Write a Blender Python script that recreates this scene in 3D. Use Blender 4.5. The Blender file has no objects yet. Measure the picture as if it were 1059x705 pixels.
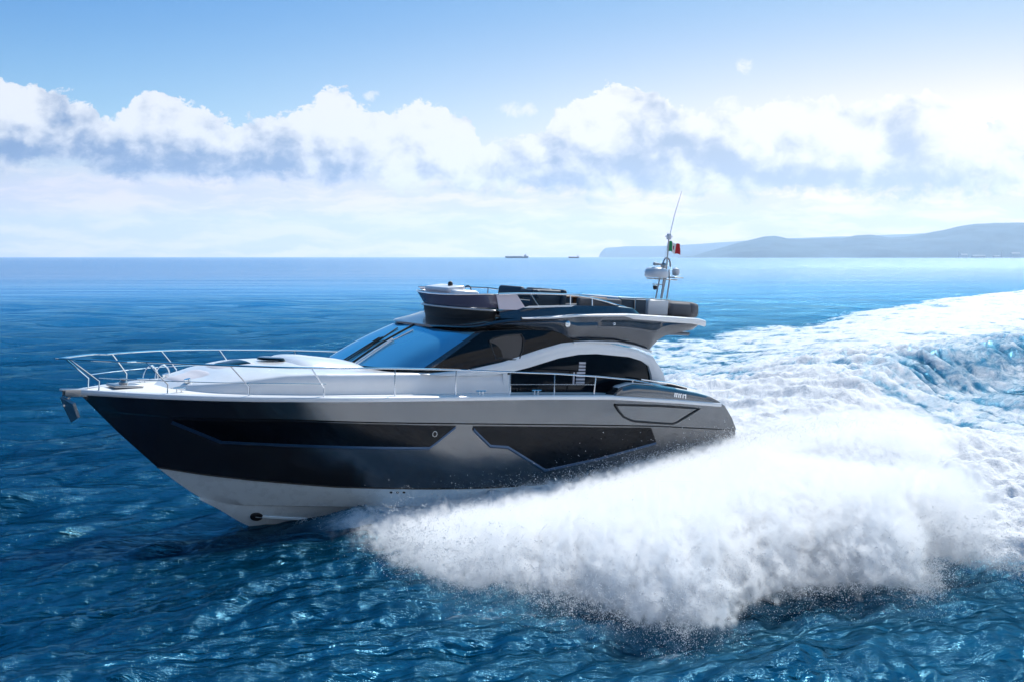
import bpy, bmesh, math, random
import numpy as np
from mathutils import Vector, Matrix
R = math.radians
D = bpy.data
C = bpy.context.scene.collection
scn = bpy.context.scene
PI = math.pi

# ------------------------------------------------------------------ camera, light, exposure
EYE = 5.5
cam_d = D.cameras.new('camera'); cam = D.objects.new('camera', cam_d); C.objects.link(cam)
cam_d.sensor_fit = 'HORIZONTAL'; cam_d.sensor_width = 36.0; cam_d.lens = 36.0 * 1500 / 1059
cam_d.clip_start = 0.5; cam_d.clip_end = 90000
cam.location = (0, 0, EYE); cam.rotation_euler = (R(90) - math.atan(86.5 / 1500), 0, 0)
scn.camera = cam
scn.view_settings.view_transform = 'Standard'; scn.view_settings.look = 'None'
scn.view_settings.gamma = 1.0; scn.view_settings.use_curve_mapping = False
scn.view_settings.exposure = 0.55
scn.render.engine = 'CYCLES'
scn.cycles.max_bounces = 14; scn.cycles.diffuse_bounces = 4; scn.cycles.glossy_bounces = 4
scn.cycles.transmission_bounces = 4; scn.cycles.volume_bounces = 10; scn.cycles.transparent_max_bounces = 8
scn.cycles.use_denoising = True
scn.cycles.sample_clamp_direct = 12.0
scn.cycles.sample_clamp_indirect = 10.0
scn.cycles.caustics_reflective = False; scn.cycles.caustics_refractive = False

SUN_AZ, SUN_EL = R(26), R(46)          # azimuth measured clockwise from the view direction (+Y)
world = D.worlds.new('World'); scn.world = world; world.use_nodes = True
sun_d = D.lights.new('sun', 'SUN'); sun = D.objects.new('sun', sun_d); C.objects.link(sun)
sun_d.energy = 3.7; sun_d.angle = R(0.5); sun_d.color = (1.0, 0.95, 0.88)
sdir = Vector((math.sin(SUN_AZ) * math.cos(SUN_EL), math.cos(SUN_AZ) * math.cos(SUN_EL), math.sin(SUN_EL)))
sun.rotation_euler = sdir.to_track_quat('Z', 'Y').to_euler()
sun.location = sdir * 60

class NT:
    """small helper to write node graphs"""
    def __init__(s, tree):
        s.t = tree; s.n = tree.nodes; s.l = tree.links
    def new(s, kind, **kw):
        n = s.n.new(kind)
        for k, v in kw.items(): setattr(n, k, v)
        return n
    def put(s, sock, v):
        if isinstance(v, bpy.types.NodeSocket): s.l.new(v, sock)
        else: sock.default_value = v
    def m(s, op, a, b=None, c=None, clamp=False):
        n = s.new('ShaderNodeMath', operation=op); n.use_clamp = clamp
        for i, v in enumerate((a, b, c)):
            if v is not None: s.put(n.inputs[i], v)
        return n.outputs[0]
    def vm(s, op, a, b=None, out=0):
        n = s.new('ShaderNodeVectorMath', operation=op)
        s.put(n.inputs[0], a)
        if b is not None:
            s.put(n.inputs[3] if op == 'SCALE' else n.inputs[1], b)
        return n.outputs[out]
    def rng(s, v, a, b, c=0.0, d=1.0, smooth=True):
        n = s.new('ShaderNodeMapRange', interpolation_type='SMOOTHSTEP' if smooth else 'LINEAR')
        for i, x in enumerate((v, a, b, c, d)): s.put(n.inputs[i], x)
        return n.outputs[0]
    def mix(s, f, a, b, mode='MIX'):
        n = s.new('ShaderNodeMix', data_type='RGBA', blend_type=mode)
        s.put(n.inputs[0], f); s.put(n.inputs[6], a); s.put(n.inputs[7], b)
        return n.outputs[2]
    def xyz(s, x, y, z):
        n = s.new('ShaderNodeCombineXYZ')
        s.put(n.inputs[0], x); s.put(n.inputs[1], y); s.put(n.inputs[2], z)
        return n.outputs[0]
    def noise(s, vec, scale, detail=4, rough=0.55, dist=0.0, w=None, out=0):
        n = s.new('ShaderNodeTexNoise')
        if vec is not None: s.l.new(vec, n.inputs['Vector'])
        n.inputs['Scale'].default_value = scale; n.inputs['Detail'].default_value = detail
        n.inputs['Roughness'].default_value = rough; n.inputs['Distortion'].default_value = dist
        return n.outputs[out]
    def curve(s, v, pts):
        n = s.new('ShaderNodeFloatCurve')
        cu = n.mapping.curves[0]
        pts = sorted(pts)
        cu.points[0].location = pts[0]; cu.points[1].location = pts[-1]
        for p in pts[1:-1]: cu.points.new(*p)
        n.mapping.update()
        s.put(n.inputs['Value'], v)
        return n.outputs[0]

def c3(r, g, b): return (r, g, b, 1.0)

# ---- world: Nishita sky with a bank of cumulus near the horizon, written in sky angles
w = NT(world.node_tree); w.n.clear()
sky = w.new('ShaderNodeTexSky', sky_type='NISHITA'); sky.sun_disc = False
sky.sun_elevation = SUN_EL; sky.sun_rotation = SUN_AZ
sky.air_density = 1.0; sky.dust_density = 0.6; sky.ozone_density = 2.0; sky.altitude = 0
geo = w.new('ShaderNodeTexCoord')
sep = w.new('ShaderNodeSeparateXYZ'); w.l.new(geo.outputs['Generated'], sep.inputs[0])
az = w.m('ARCTAN2', sep.outputs[0], sep.outputs[1])           # 0 straight ahead, + to the right
el = w.m('ARCSINE', w.m('MINIMUM', w.m('MAXIMUM', sep.outputs[2], -1.0), 1.0))
U = w.m('MULTIPLY', az, 1.0); V = el
# sky tint by height: the photograph's sky is a clear light blue ten degrees up
elc = w.m('DIVIDE', el, R(11), clamp=True)
tint = w.mix(w.rng(elc, 0.30, 1.0), c3(0.56, 0.74, 0.90), c3(0.22, 0.50, 0.80))
clear = w.mix(1.0, sky.outputs[0], tint, 'MULTIPLY')
hi = w.rng(el, R(11), R(26))
clear = w.mix(hi, clear, w.mix(1.0, sky.outputs[0], c3(0.10, 0.85, 1.20), 'MULTIPLY'))
glare = w.mix(w.m('MULTIPLY', w.rng(az, R(-20), R(24)), w.rng(az, R(110), R(55))), c3(1.0, 1.0, 1.0), c3(2.7, 1.38, 0.95))
clear = w.mix(w.rng(el, R(40), R(12)), clear, w.mix(1.0, clear, glare, 'MULTIPLY'))
# clouds
P = w.xyz(U, w.m('MULTIPLY', V, 1.25), 0.0)
warp = w.noise(P, 26.0, 5, 0.6, out=1)
Pw = w.vm('ADD', P, w.vm('SCALE', w.vm('SUBTRACT', warp, (0.5, 0.5, 0.5)), 0.020))
azn = w.m('DIVIDE', w.m('ADD', az, R(24)), R(48))             # 0..1 over +-24 degrees
def px_az(x): return (math.degrees(math.atan((x - 529.5) / 1500)) + 24) / 48
def px_el(y): return (266 - y) / 1500.0                        # radians
top_pts = [(-90,102),(0,92),(40,97),(70,101),(100,113),(128,124),(150,106),(180,104),(215,112),(240,130),(262,126),(300,118),(325,108),
           (345,94),(372,104),(400,113),(430,106),(462,112),(488,124),(503,146),(530,142),(556,134),(575,114),(600,104),(640,92),(668,100),
           (700,112),(740,119),(780,112),(850,108),(905,110),(925,99),(962,103),(985,122),(1020,134),(1059,131),(1150,120)]
top = w.m('MULTIPLY', w.curve(azn, [(px_az(x), px_el(y) * 8) for x, y in top_pts]), 1/8.)
bot_pts = [(-90,205),(0,192),(60,178),(120,186),(230,194),(300,192),(420,196),(500,204),(560,204),(700,207),(800,206),(950,207),(1059,206),(1150,206)]
bot = w.m('MULTIPLY', w.curve(azn, [(px_az(x), px_el(y) * 8) for x, y in bot_pts]), 1/8.)
n1 = w.noise(Pw, 34.0, 7, 0.58)
n1b = w.noise(Pw, 110.0, 8, 0.66)
edge = w.m('ADD', w.m('MULTIPLY', w.m('SUBTRACT', n1, 0.5), 0.034), w.m('MULTIPLY', w.m('SUBTRACT', n1b, 0.5), 0.021))
above = w.m('ADD', w.m('SUBTRACT', top, el), edge)            # > 0 inside, below the top edge
below = w.m('ADD', w.m('SUBTRACT', el, bot), w.m('MULTIPLY', edge, 0.9))
dens = w.m('MULTIPLY', w.rng(above, 0.0, 0.0032), w.rng(below, -0.003, 0.010))
# extra shreds high over the bank and thin streaks under it
def puff(x, y, rx, ry):
    a = math.atan((x - 529.5) / 1500); e = px_el(y)
    dx = w.m('DIVIDE', w.m('SUBTRACT', az, a), rx / 1500.); dy = w.m('DIVIDE', w.m('SUBTRACT', el, e), ry / 1500.)
    r2 = w.m('ADD', w.m('MULTIPLY', dx, dx), w.m('MULTIPLY', dy, dy))
    return w.m('MULTIPLY', w.rng(w.m('ADD', r2, w.m('MULTIPLY', w.m('SUBTRACT', n1b, 0.5), 5.0)), 1.3, -0.4), 0.75)
puffs = None
for a in [(768, 73, 9, 9), (536, 116, 20, 8), (386, 101, 9, 7), (752, 114, 14, 10), (708, 122, 12, 8)]:
    q = puff(*a); puffs = q if puffs is None else w.m('MAXIMUM', puffs, q)
# relief of the clouds: compare the noise with itself a step towards the sun (up and to the right)
off = (0.0085, 0.0085, 0.0)
nA = w.noise(Pw, 30.0, 6, 0.55); nB = w.noise(w.vm('ADD', Pw, off), 30.0, 6, 0.55)
rel = w.m('SUBTRACT', nA, nB)
nL = w.noise(w.vm('ADD', P, (3.1, 1.7, 0.0)), 13.0, 3, 0.5)
hgt = w.m('DIVIDE', w.m('SUBTRACT', el, bot), w.m('MAXIMUM', w.m('SUBTRACT', top, bot), 0.01))
lit = w.m('ADD', w.m('ADD', w.m('MULTIPLY', rel, 4.2), w.m('MULTIPLY', hgt, 0.80)), w.m('MULTIPLY', w.m('SUBTRACT', nL, 0.5), 3.2))
# some clumps are in shade, like the long grey-blue belly on the left
def shade(x, y, rx, ry, k):
    a = math.atan((x - 529.5) / 1500); e = px_el(y)
    dx = w.m('DIVIDE', w.m('SUBTRACT', az, a), rx / 1500.); dy = w.m('DIVIDE', w.m('SUBTRACT', el, e), ry / 1500.)
    r2 = w.m('ADD', w.m('MULTIPLY', dx, dx), w.m('MULTIPLY', dy, dy))
    return w.m('MULTIPLY', w.m('POWER', 2.718, w.m('MULTIPLY', r2, -1.0)), k)
for a in [(110, 168, 150, 30, 0.95), (250, 175, 80, 20, 0.5), (330, 182, 60, 14, 0.40), (690, 165, 75, 30, 0.85), (590, 185, 40, 20, 0.45), (840, 183, 70, 20, 0.6), (935, 138, 24, 28, 0.8), (980, 185, 90, 20, 0.8)]:
    lit = w.m('SUBTRACT', lit, shade(*a))
for a in [(60, 112, 60, 18, 0.3), (350, 130, 60, 30, 0.45), (450, 150, 60, 35, 0.45), (640, 112, 60, 20, 0.4), (800, 140, 60, 28, 0.5), (1030, 150, 30, 20, 0.4)]:
    lit = w.m('ADD', lit, shade(*a))
litc = w.rng(lit, -1.0, 0.95)
right = w.rng(az, R(-19), R(19))
ccol = w.mix(litc, w.mix(right, c3(0.20, 0.31, 0.54), c3(0.50, 0.58, 0.72)), c3(1.03, 1.01, 0.99))
ccol = w.mix(1.0, ccol, w.mix(right, c3(0.93, 0.95, 0.98), c3(1.08, 1.06, 1.02)), 'MULTIPLY')
# pale veil between the bank and the sea
veil = w.m('MULTIPLY', w.rng(el, R(5.2), R(1.9)), 0.95)
ns = w.noise(w.vm('MULTIPLY', Pw, (1.0, 5.0, 1.0)), 16.0, 5, 0.55)
vcol = w.mix(w.rng(ns, 0.40, 0.62), c3(0.80, 0.83, 0.90), c3(1.10, 1.02, 0.97))
vcol = w.mix(1.0, vcol, w.mix(right, c3(0.88, 0.79, 0.80), c3(1.08, 0.95, 0.92)), 'MULTIPLY')
K = 0.08                                                      # world strength
def lum(col, k): return w.vm('SCALE', col, k / K)
skyc = w.mix(veil, clear, lum(vcol, 0.70))
up = w.rng(el, R(8.5), R(11.5), 1.0, 0.0)
side = w.m('ADD', w.m('MULTIPLY', dens, 1.0), 0.0, clamp=True)
skyc = w.mix(w.m('MAXIMUM', w.m('MULTIPLY', side, 0.97), puffs), skyc, lum(ccol, 0.645))
bg = w.new('ShaderNodeBackground'); w.l.new(skyc, bg.inputs[0]); bg.inputs[1].default_value = K
wo = w.new('ShaderNodeOutputWorld'); w.l.new(bg.outputs[0], wo.inputs[0])

# ------------------------------------------------------------------ materials
MATS = {}
def pbr(name, col, rough=0.5, metal=0.0, coat=0.0, spec=0.5, bump=0.0, bscale=20.0, var=0.0, vscale=3.0, **kw):
    m = D.materials.new(name); m.use_nodes = True; t = NT(m.node_tree)
    b = t.n['Principled BSDF']
    b.inputs['Base Color'].default_value = (*col, 1); b.inputs['Roughness'].default_value = rough
    b.inputs['Metallic'].default_value = metal; b.inputs['Coat Weight'].default_value = coat
    b.inputs['Specular IOR Level'].default_value = spec
    for k, v in kw.items(): b.inputs[k.replace('_', ' ')].default_value = v
    tc = t.new('ShaderNodeTexCoord')
    if var:
        n = t.noise(tc.outputs['Object'], vscale, 5, 0.6)
        k = t.rng(n, 0.3, 0.7, 1 - var, 1 + var)
        t.l.new(t.vm('SCALE', (*col,), k), b.inputs['Base Color'])
        t.l.new(t.rng(n, 0.3, 0.7, rough * 0.8, min(1, rough * 1.25)), b.inputs['Roughness'])
    if bump:
        bn = t.new('ShaderNodeBump'); bn.inputs['Strength'].default_value = bump; bn.inputs['Distance'].default_value = 0.01
        t.l.new(t.noise(tc.outputs['Object'], bscale, 4, 0.6), bn.inputs['Height']); t.l.new(bn.outputs[0], b.inputs['Normal'])
    MATS[name] = m
    return m
M_HULL = pbr('metallic_charcoal_paint', (0.18, 0.185, 0.195), 0.19, 0.92, 0.3, var=0.03, vscale=1.2)
M_BOTTOM = pbr('white_bottom_paint_blue_light', (0.76, 0.90, 0.98), 0.28, 0, 0.2, var=0.03)  # white paint, with blue light from sky and water tinted into its colour
M_GEL = pbr('white_gelcoat', (0.85, 0.85, 0.86), 0.22, 0, 0.3, var=0.02)
M_DECK = pbr('white_deck_nonslip', (0.82, 0.81, 0.79), 0.5, bump=0.3, bscale=160)
M_GREY = pbr('dark_grey_superstructure_paint', (0.10, 0.105, 0.118), 0.17, 0.88, 0.4, var=0.03)
M_GLASS = pbr('dark_tinted_glass', (0.003, 0.005, 0.009), 0.04, 0, 0.0, spec=0.22)
M_WSGLASS = pbr('windscreen_glass_sky_tint', (0.11, 0.42, 0.66), 0.05, 0.6, 0.0, spec=1.0)  # the sky's blue reflection is put into the glass colour
M_TRIM = pbr('ledge_paint_with_blue_reflection', (0.03, 0.085, 0.18), 0.3, 0.3, 0.3)  # ledge colour carries a painted bluish highlight
M_BLACK = pbr('black_rubber', (0.012, 0.012, 0.014), 0.5)
M_STEEL = pbr('polished_stainless_steel', (0.75, 0.76, 0.78), 0.12, 1.0)
M_GALV = pbr('brushed_steel_anchor', (0.42, 0.42, 0.43), 0.32, 1.0, bump=0.2, bscale=40)
M_LAV = pbr('pale_lavender_trim_and_shade', (0.56, 0.55, 0.60), 0.85, bump=0.3, bscale=60)
M_DCUSH = pbr('dark_navy_upholstery', (0.02, 0.045, 0.075), 0.6, bump=0.3, bscale=50)
M_GCUSH = pbr('mid_grey_upholstery', (0.14, 0.14, 0.15), 0.75, bump=0.3, bscale=50)
M_TEAK = pbr('teak', (0.20, 0.085, 0.035), 0.5, var=0.25, vscale=9)
M_SMOKE = pbr('smoked_acrylic', (0.10, 0.10, 0.16), 0.08, 0, 0, spec=0.8)
M_PANE = pbr('grey_tinted_pane', (0.045, 0.045, 0.05), 0.15, 0, 0, spec=0.4)
M_SCREEN = pbr('lilac_side_screen', (0.72, 0.64, 0.70), 0.2)
M_RADOME = pbr('radome_plastic', (0.70, 0.73, 0.78), 0.35)
M_FG = pbr('flag_green', (0.01, 0.25, 0.09), 0.8); M_FW = pbr('flag_white', (0.80, 0.80, 0.80), 0.8); M_FR = pbr('flag_red', (0.55, 0.02, 0.03), 0.8)
M_FB = pbr('flag_blue', (0.02, 0.06, 0.25), 0.8)

# ------------------------------------------------------------------ mesh helpers
def mesh_obj(name, verts, faces, mats, parent=None, smooth=True, fmat=None, angle=35, link=True):
    me = D.meshes.new(name); me.from_pydata([tuple(map(float, v)) for v in verts], [], faces)
    if not isinstance(mats, (list, tuple)): mats = [mats]
    for m in mats: me.materials.append(m)
    if fmat is not None: me.polygons.foreach_set('material_index', fmat)
    bm = bmesh.new(); bm.from_mesh(me)
    bmesh.ops.remove_doubles(bm, verts=bm.verts, dist=1e-5)
    bmesh.ops.recalc_face_normals(bm, faces=bm.faces)
    for f in bm.faces: f.smooth = smooth
    if smooth:
        for e in bm.edges:
            if len(e.link_faces) == 2 and e.calc_face_angle(0) > R(angle): e.smooth = False
    bm.to_mesh(me); bm.free()
    o = D.objects.new(name, me); C.objects.link(o)
    if parent: o.parent = parent
    return o
class MB:
    def __init__(s): s.v = []; s.f = []; s.m = []
    def add(s, vs, fs, mi=0):
        k = len(s.v); s.v += [tuple(v) for v in vs]; s.f += [tuple(i + k for i in f) for f in fs]; s.m += [mi] * len(fs)
    def grid(s, rows, mi=0, closed=False):
        n = len(rows[0]); vs = [p for r in rows for p in r]; fs = []
        for i in range(len(rows) - 1):
            for j in range(n - (0 if closed else 1)):
                j2 = (j + 1) % n
                fs.append((i * n + j, i * n + j2, (i + 1) * n + j2, (i + 1) * n + j))
        s.add(vs, fs, mi)
    def tube(s, path, r, n=8, mi=0, caps=True):
        path = [Vector(p) for p in path]; rr = r if isinstance(r, (list, tuple)) else [r] * len(path)
        rows = []; up = Vector((0, 0, 1)); prev = None
        for i, p in enumerate(path):
            a = path[i + 1] - p if i < len(path) - 1 else p - path[i - 1]
            b = p - path[i - 1] if i > 0 else a
            d = (a.normalized() + b.normalized()).normalized()
            if prev is None:
                u = up if abs(d.dot(up)) < 0.9 else Vector((1, 0, 0))
                x = (u - d * u.dot(d)).normalized()
            else: x = (prev - d * prev.dot(d)).normalized()
            prev = x; y = d.cross(x)
            rows.append([p + (x * math.cos(t) + y * math.sin(t)) * rr[i] for t in [2 * PI * k / n for k in range(n)]])
        s.grid(rows, mi, True)
        if caps:
            k = len(s.v); s.v += [tuple(q) for q in rows[0]] + [tuple(q) for q in rows[-1]]
            s.f += [tuple(range(k + n - 1, k - 1, -1)), tuple(range(k + n, k + 2 * n))]; s.m += [mi, mi]
    def box(s, c, sz, mi=0, bev=0.0, tilt=0.0):
        # rounded box: c centre, sz full size; tilt about the y axis
        bm = bmesh.new(); bmesh.ops.create_cube(bm, size=1.0)
        bmesh.ops.scale(bm, vec=sz, verts=bm.verts)
        if bev: bmesh.ops.bevel(bm, geom=bm.edges[:], offset=bev, segments=3, affect='EDGES', profile=0.5)
        if tilt: bmesh.ops.rotate(bm, cent=(0, 0, 0), matrix=Matrix.Rotation(tilt, 3, 'Y'), verts=bm.verts)
        bmesh.ops.translate(bm, vec=c, verts=bm.verts)
        bm.verts.ensure_lookup_table()
        s.add([v.co[:] for v in bm.verts], [[v.index for v in f.verts] for f in bm.faces], mi); bm.free()
    def lathe(s, c, prof, n=20, axis='Z', mi=0):
        rows = []
        for r_, h in prof:
            row = []
            for k in range(n):
                t = 2 * PI * k / n; a, b = r_ * math.cos(t), r_ * math.sin(t)
                q = {'Z': (a, b, h), 'Y': (a, h, b), 'X': (h, a, b)}[axis]
                row.append((c[0] + q[0], c[1] + q[1], c[2] + q[2]))
            rows.append(row)
        s.grid(rows, mi, True)
    def prism(s, poly, y0, y1, mi=0):
        # polygon in the local x-z plane extruded from y0 to y1
        n = len(poly)
        vs = [(a, y0, b) for a, b in poly] + [(a, y1, b) for a, b in poly]
        fs = [tuple(range(n)), tuple(range(2 * n - 1, n - 1, -1))] + [(i, (i + 1) % n, n + (i + 1) % n, n + i) for i in range(n)]
        s.add(vs, fs, mi)
    def build(s, name, mats, parent=None, smooth=True, bevel=0.0, angle=35, seg=2):
        o = mesh_obj(name, s.v, s.f, mats, parent, smooth, s.m, angle)
        if bevel:
            md = o.modifiers.new('bevel', 'BEVEL'); md.width = bevel; md.segments = seg; md.limit_method = 'ANGLE'; md.angle_limit = R(40)
        return o
def thing(name, label, cat, group=None):
    o = D.objects.new(name, None); C.objects.link(o); o['label'] = label; o['category'] = cat
    if group: o['group'] = group
    return o
def tag(o, label=None, cat=None, group=None, kind=None):
    for k, v in (('label', label), ('category', cat), ('group', group), ('kind', kind)):
        if v: o[k] = v
    return o
def lerp(a, b, t): return a + (b - a) * t
def ip(x, pts): return float(np.interp(x, [p[0] for p in pts], [p[1] for p in pts]))

# ------------------------------------------------------------------ the yacht
# yacht coordinates: s metres aft of the stem head, b metres to port (towards the camera), z up from the sheer line
def L3(s, b, z): return (s, -b, z)
YAW, TRIM, HEEL = 0.6275, 0.0513, 0.0324
ca, sa = math.cos(YAW), math.sin(YAW)
def boat_world(s, b, z):
    b2 = b * math.cos(HEEL) + z * math.sin(HEEL); z2 = z * math.cos(HEEL) - b * math.sin(HEEL)
    s3 = s * math.cos(TRIM) + z2 * math.sin(TRIM); z3 = z2 * math.cos(TRIM) - s * math.sin(TRIM)
    return Vector((-8.575 + s3 * ca + b2 * sa, 28.393 + s3 * sa - b2 * ca, 2.92 + z3))
yacht = thing('motor_yacht', 'charcoal and white flybridge motor yacht planing fast with its bow raised', 'motor yacht')
o0 = boat_world(0, 0, 0); ex = boat_world(1, 0, 0) - o0; ey = boat_world(0, -1, 0) - o0; ez = boat_world(0, 0, 1) - o0
YM = Matrix(((ex.x, ey.x, ez.x, o0.x), (ex.y, ey.y, ez.y, o0.y), (ex.z, ey.z, ez.z, o0.z), (0, 0, 0, 1)))
yacht.matrix_world = YM

STEM = [(-3.1, 4.6), (-3.04, 4.0), (-2.55, 3.19), (-2.04, 2.36), (-1.61, 1.77), (-0.83, 0.86), (-0.05, 0.04), (0.0, 0.0), (0.4, -0.15)]
def s_stem(z): return ip(z, STEM)
def hb(s, z):                                                  # half breadth of the hull
    Bm = ip(z, [(-2.4, 1.98), (-1.7, 2.2), (-0.5, 2.34), (0, 2.36), (0.4, 2.34)])
    Ln = ip(z, [(-2.4, 7.2), (-1.6, 6.8), (0, 5.7)]); p = ip(z, [(-2.4, 1.75), (-1.6, 1.95), (0, 2.45)])
    t = min(1.0, max(0.0, 1 - (s - s_stem(z)) / Ln))
    return Bm * (1 - t ** p) * (1 - 0.035 * min(1, max(0, (s - 11) / 5)) ** 2)
ZG = [(0, -0.05), (1.2, -0.03), (3.6, 0.02), (9.7, 0.05), (11.7, 0.04), (13.8, -0.07), (15.3, -0.17), (16, -0.25)]
ZK = [(0, -0.38), (0.75, -0.42), (1.52, -0.44), (3.69, -0.39), (7.7, -0.49), (10.9, -0.57), (13.2, -0.64), (16, -0.8)]
ZP = [(0, -1.52), (1.82, -1.6), (2.59, -1.71), (3.5, -1.8), (5.16, -1.92), (7.08, -1.96), (8.57, -1.97), (9.93, -1.95), (11.3, -1.92), (12.4, -1.85), (16, -1.7)]
ZC = [(0, -2.18), (2.7, -2.26), (3.5, -2.42), (6, -2.42), (9, -2.4), (16, -2.3)]
def s_end(z): return ip(z, [(-3.2, 16.1), (-1.3, 16.05), (-0.86, 15.95), (-0.33, 15.6), (-0.1, 15.3), (0.1, 14.9)])
def zg(s): return ip(s, ZG)
NU = 72
def hull_row(zf, boff=0.0):
    s0 = 0.5
    for _ in range(30): s0 = 0.5 * s0 + 0.5 * s_stem(zf(s0))
    s1 = 15.5
    for _ in range(20): s1 = s_end(zf(s1))
    row = []
    for i in range(NU + 1):
        u = (i / NU) ** 1.35
        s = lerp(s0, s1, u); z = zf(s)
        b = hb(s, z)
        row.append((s, b + boff * min(1, b / 0.3), z))
    return row
def both(rows, mb, mi=0):
    mb.grid([[L3(*p) for p in r] for r in rows], mi)
    mb.grid([[L3(p[0], -p[1], p[2]) for p in r] for r in rows], mi)
fG = lambda s: ip(s, ZG); fK = lambda s: ip(s, ZK); fP = lambda s: ip(s, ZP); fC = lambda s: ip(s, ZC)
rG = hull_row(fG, 0.03)
rK1 = hull_row(fK, 0.055); rK2 = hull_row(lambda s: fK(s) - 0.035, 0.0)
tops = [rG, hull_row(lambda s: lerp(fG(s), fK(s), .5), 0.035), rK1, rK2]
for k in range(1, 7): tops.append(hull_row(lambda s, k=k: lerp(fK(s) - 0.035, fP(s), k / 6)))
mb = MB(); both(tops, mb)
endn = [r[-1] for r in tops]
mb.grid([[L3(*p) for p in endn], [L3(p[0] + 0.03, 0, p[2]) for p in endn], [L3(p[0], -p[1], p[2]) for p in endn]])
hull = mb.build('hull', M_HULL, yacht, angle=25)
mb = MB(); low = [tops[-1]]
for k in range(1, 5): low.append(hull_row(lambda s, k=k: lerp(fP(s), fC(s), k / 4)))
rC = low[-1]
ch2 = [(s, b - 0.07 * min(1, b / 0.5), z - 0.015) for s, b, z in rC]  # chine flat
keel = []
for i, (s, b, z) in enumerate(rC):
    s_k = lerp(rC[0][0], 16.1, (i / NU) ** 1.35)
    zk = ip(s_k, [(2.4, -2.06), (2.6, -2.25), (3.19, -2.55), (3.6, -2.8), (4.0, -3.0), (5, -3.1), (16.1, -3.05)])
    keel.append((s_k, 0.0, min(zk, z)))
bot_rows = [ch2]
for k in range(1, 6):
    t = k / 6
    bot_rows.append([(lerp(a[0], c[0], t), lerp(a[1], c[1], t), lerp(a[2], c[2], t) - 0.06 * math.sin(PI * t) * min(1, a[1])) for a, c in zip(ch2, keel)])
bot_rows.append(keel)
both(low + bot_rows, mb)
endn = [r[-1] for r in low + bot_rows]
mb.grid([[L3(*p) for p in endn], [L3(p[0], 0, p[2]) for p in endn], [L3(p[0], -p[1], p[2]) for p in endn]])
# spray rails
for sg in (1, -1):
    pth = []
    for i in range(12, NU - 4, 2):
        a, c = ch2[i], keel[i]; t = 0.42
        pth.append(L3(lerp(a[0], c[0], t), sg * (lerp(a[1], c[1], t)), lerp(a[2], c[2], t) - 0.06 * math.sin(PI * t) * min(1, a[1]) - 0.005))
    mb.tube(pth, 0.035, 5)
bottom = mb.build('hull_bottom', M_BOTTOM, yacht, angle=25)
# black line between the two paints
mb = MB()
for sg in (1, -1): mb.grid([[L3(s, sg * (b + 0.004), z + dz) for s, b, z in tops[-1]] for dz in (-0.025, 0.02)])
mb.build('boot_stripe', M_BLACK, yacht)
# bow thruster tunnel, drains
def hull_bottom_pt(i, t):
    a, c = ch2[i], keel[i]
    return L3(lerp(a[0], c[0], t), lerp(a[1], c[1], t), lerp(a[2], c[2], t) - 0.06 * math.sin(PI * t) * min(1, a[1]))
for sg in (1, -1):
    i_ = min(range(NU + 1), key=lambda i: abs(lerp(ch2[i][0], keel[i][0], .5) - 3.92)); a_, c_ = ch2[i_], keel[i_]
    def bp3(s_, t):
        i = min(range(NU), key=lambda i: abs(lerp(ch2[i][0], keel[i][0], t) - s_)); a, c = ch2[i], keel[i]
        return Vector((s_, -sg * lerp(a[1], c[1], t), lerp(a[2], c[2], t) - 0.06 * math.sin(PI * t) * min(1, a[1])))
    mb = MB(); cen = bp3(3.95, 0.45); n_ = (bp3(4.4, 0.45) - bp3(3.6, 0.45)).normalized(); d_ = (bp3(3.95, 0.7) - bp3(3.95, 0.2)).normalized(); nn_ = n_.cross(d_).normalized() * (1 if sg < 0 else 1)
    if nn_.y * sg > 0: nn_ = -nn_
    rr = [[cen + nn_ * h + n_ * math.cos(t) * r_ * 1.25 + d_ * math.sin(t) * r_ for t in [2 * PI * k / 24 for k in range(24)]] for r_, h in ((0.11, -0.04), (0.11, 0.03), (0.09, 0.045), (0.001, 0.04))]
    mb.grid(rr, 0, True); mb.build('bow_thruster_tunnel', M_BLACK, yacht)
for k in range(3):
    s = 6.37 + 0.14 * k; z = -2.05
    mb = MB(); b = hb(s, z); mb.tube([L3(s, b - 0.02, z), L3(s, b + 0.012, z)], 0.028, 12)
    mb.build('drain_fitting', M_BLACK, yacht)

def hull_panel(up, lo, off, thick, n=60, rows=10):
    """a pane lying on the hull side between an upper and a lower outline (s, z)"""
    s0, s1 = max(up[0][0], lo[0][0]), min(up[-1][0], lo[-1][0])
    R_ = []
    for j in range(rows + 1):
        row = []
        for i in range(n + 1):
            s = lerp(s0, s1, i / n); z = lerp(ip(s, up), ip(s, lo), j / rows)
            row.append((s, hb(s, z) + off, z))
        R_.append(row)
    first = [(s, b - thick, z) for s, b, z in R_[0]]; last = [(s, b - thick, z) for s, b, z in R_[-1]]
    return [first] + R_ + [last]
F_UP = [(1.67, -0.52), (3.7, -0.46), (5.75, -0.50), (7.46, -0.55)]; F_LO = [(1.67, -0.54), (2.64, -0.93), (6.87, -1.0), (7.38, -0.62), (7.46, -0.565)]
A_UP = [(7.93, -0.565), (10.9, -0.64), (13.06, -0.70), (13.28, -1.03)]
A_LO = [(7.93, -0.60), (7.97, -0.64), (8.44, -0.99), (8.92, -1.03), (10.05, -1.59), (11.6, -1.37), (13.28, -1.05)]
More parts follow.
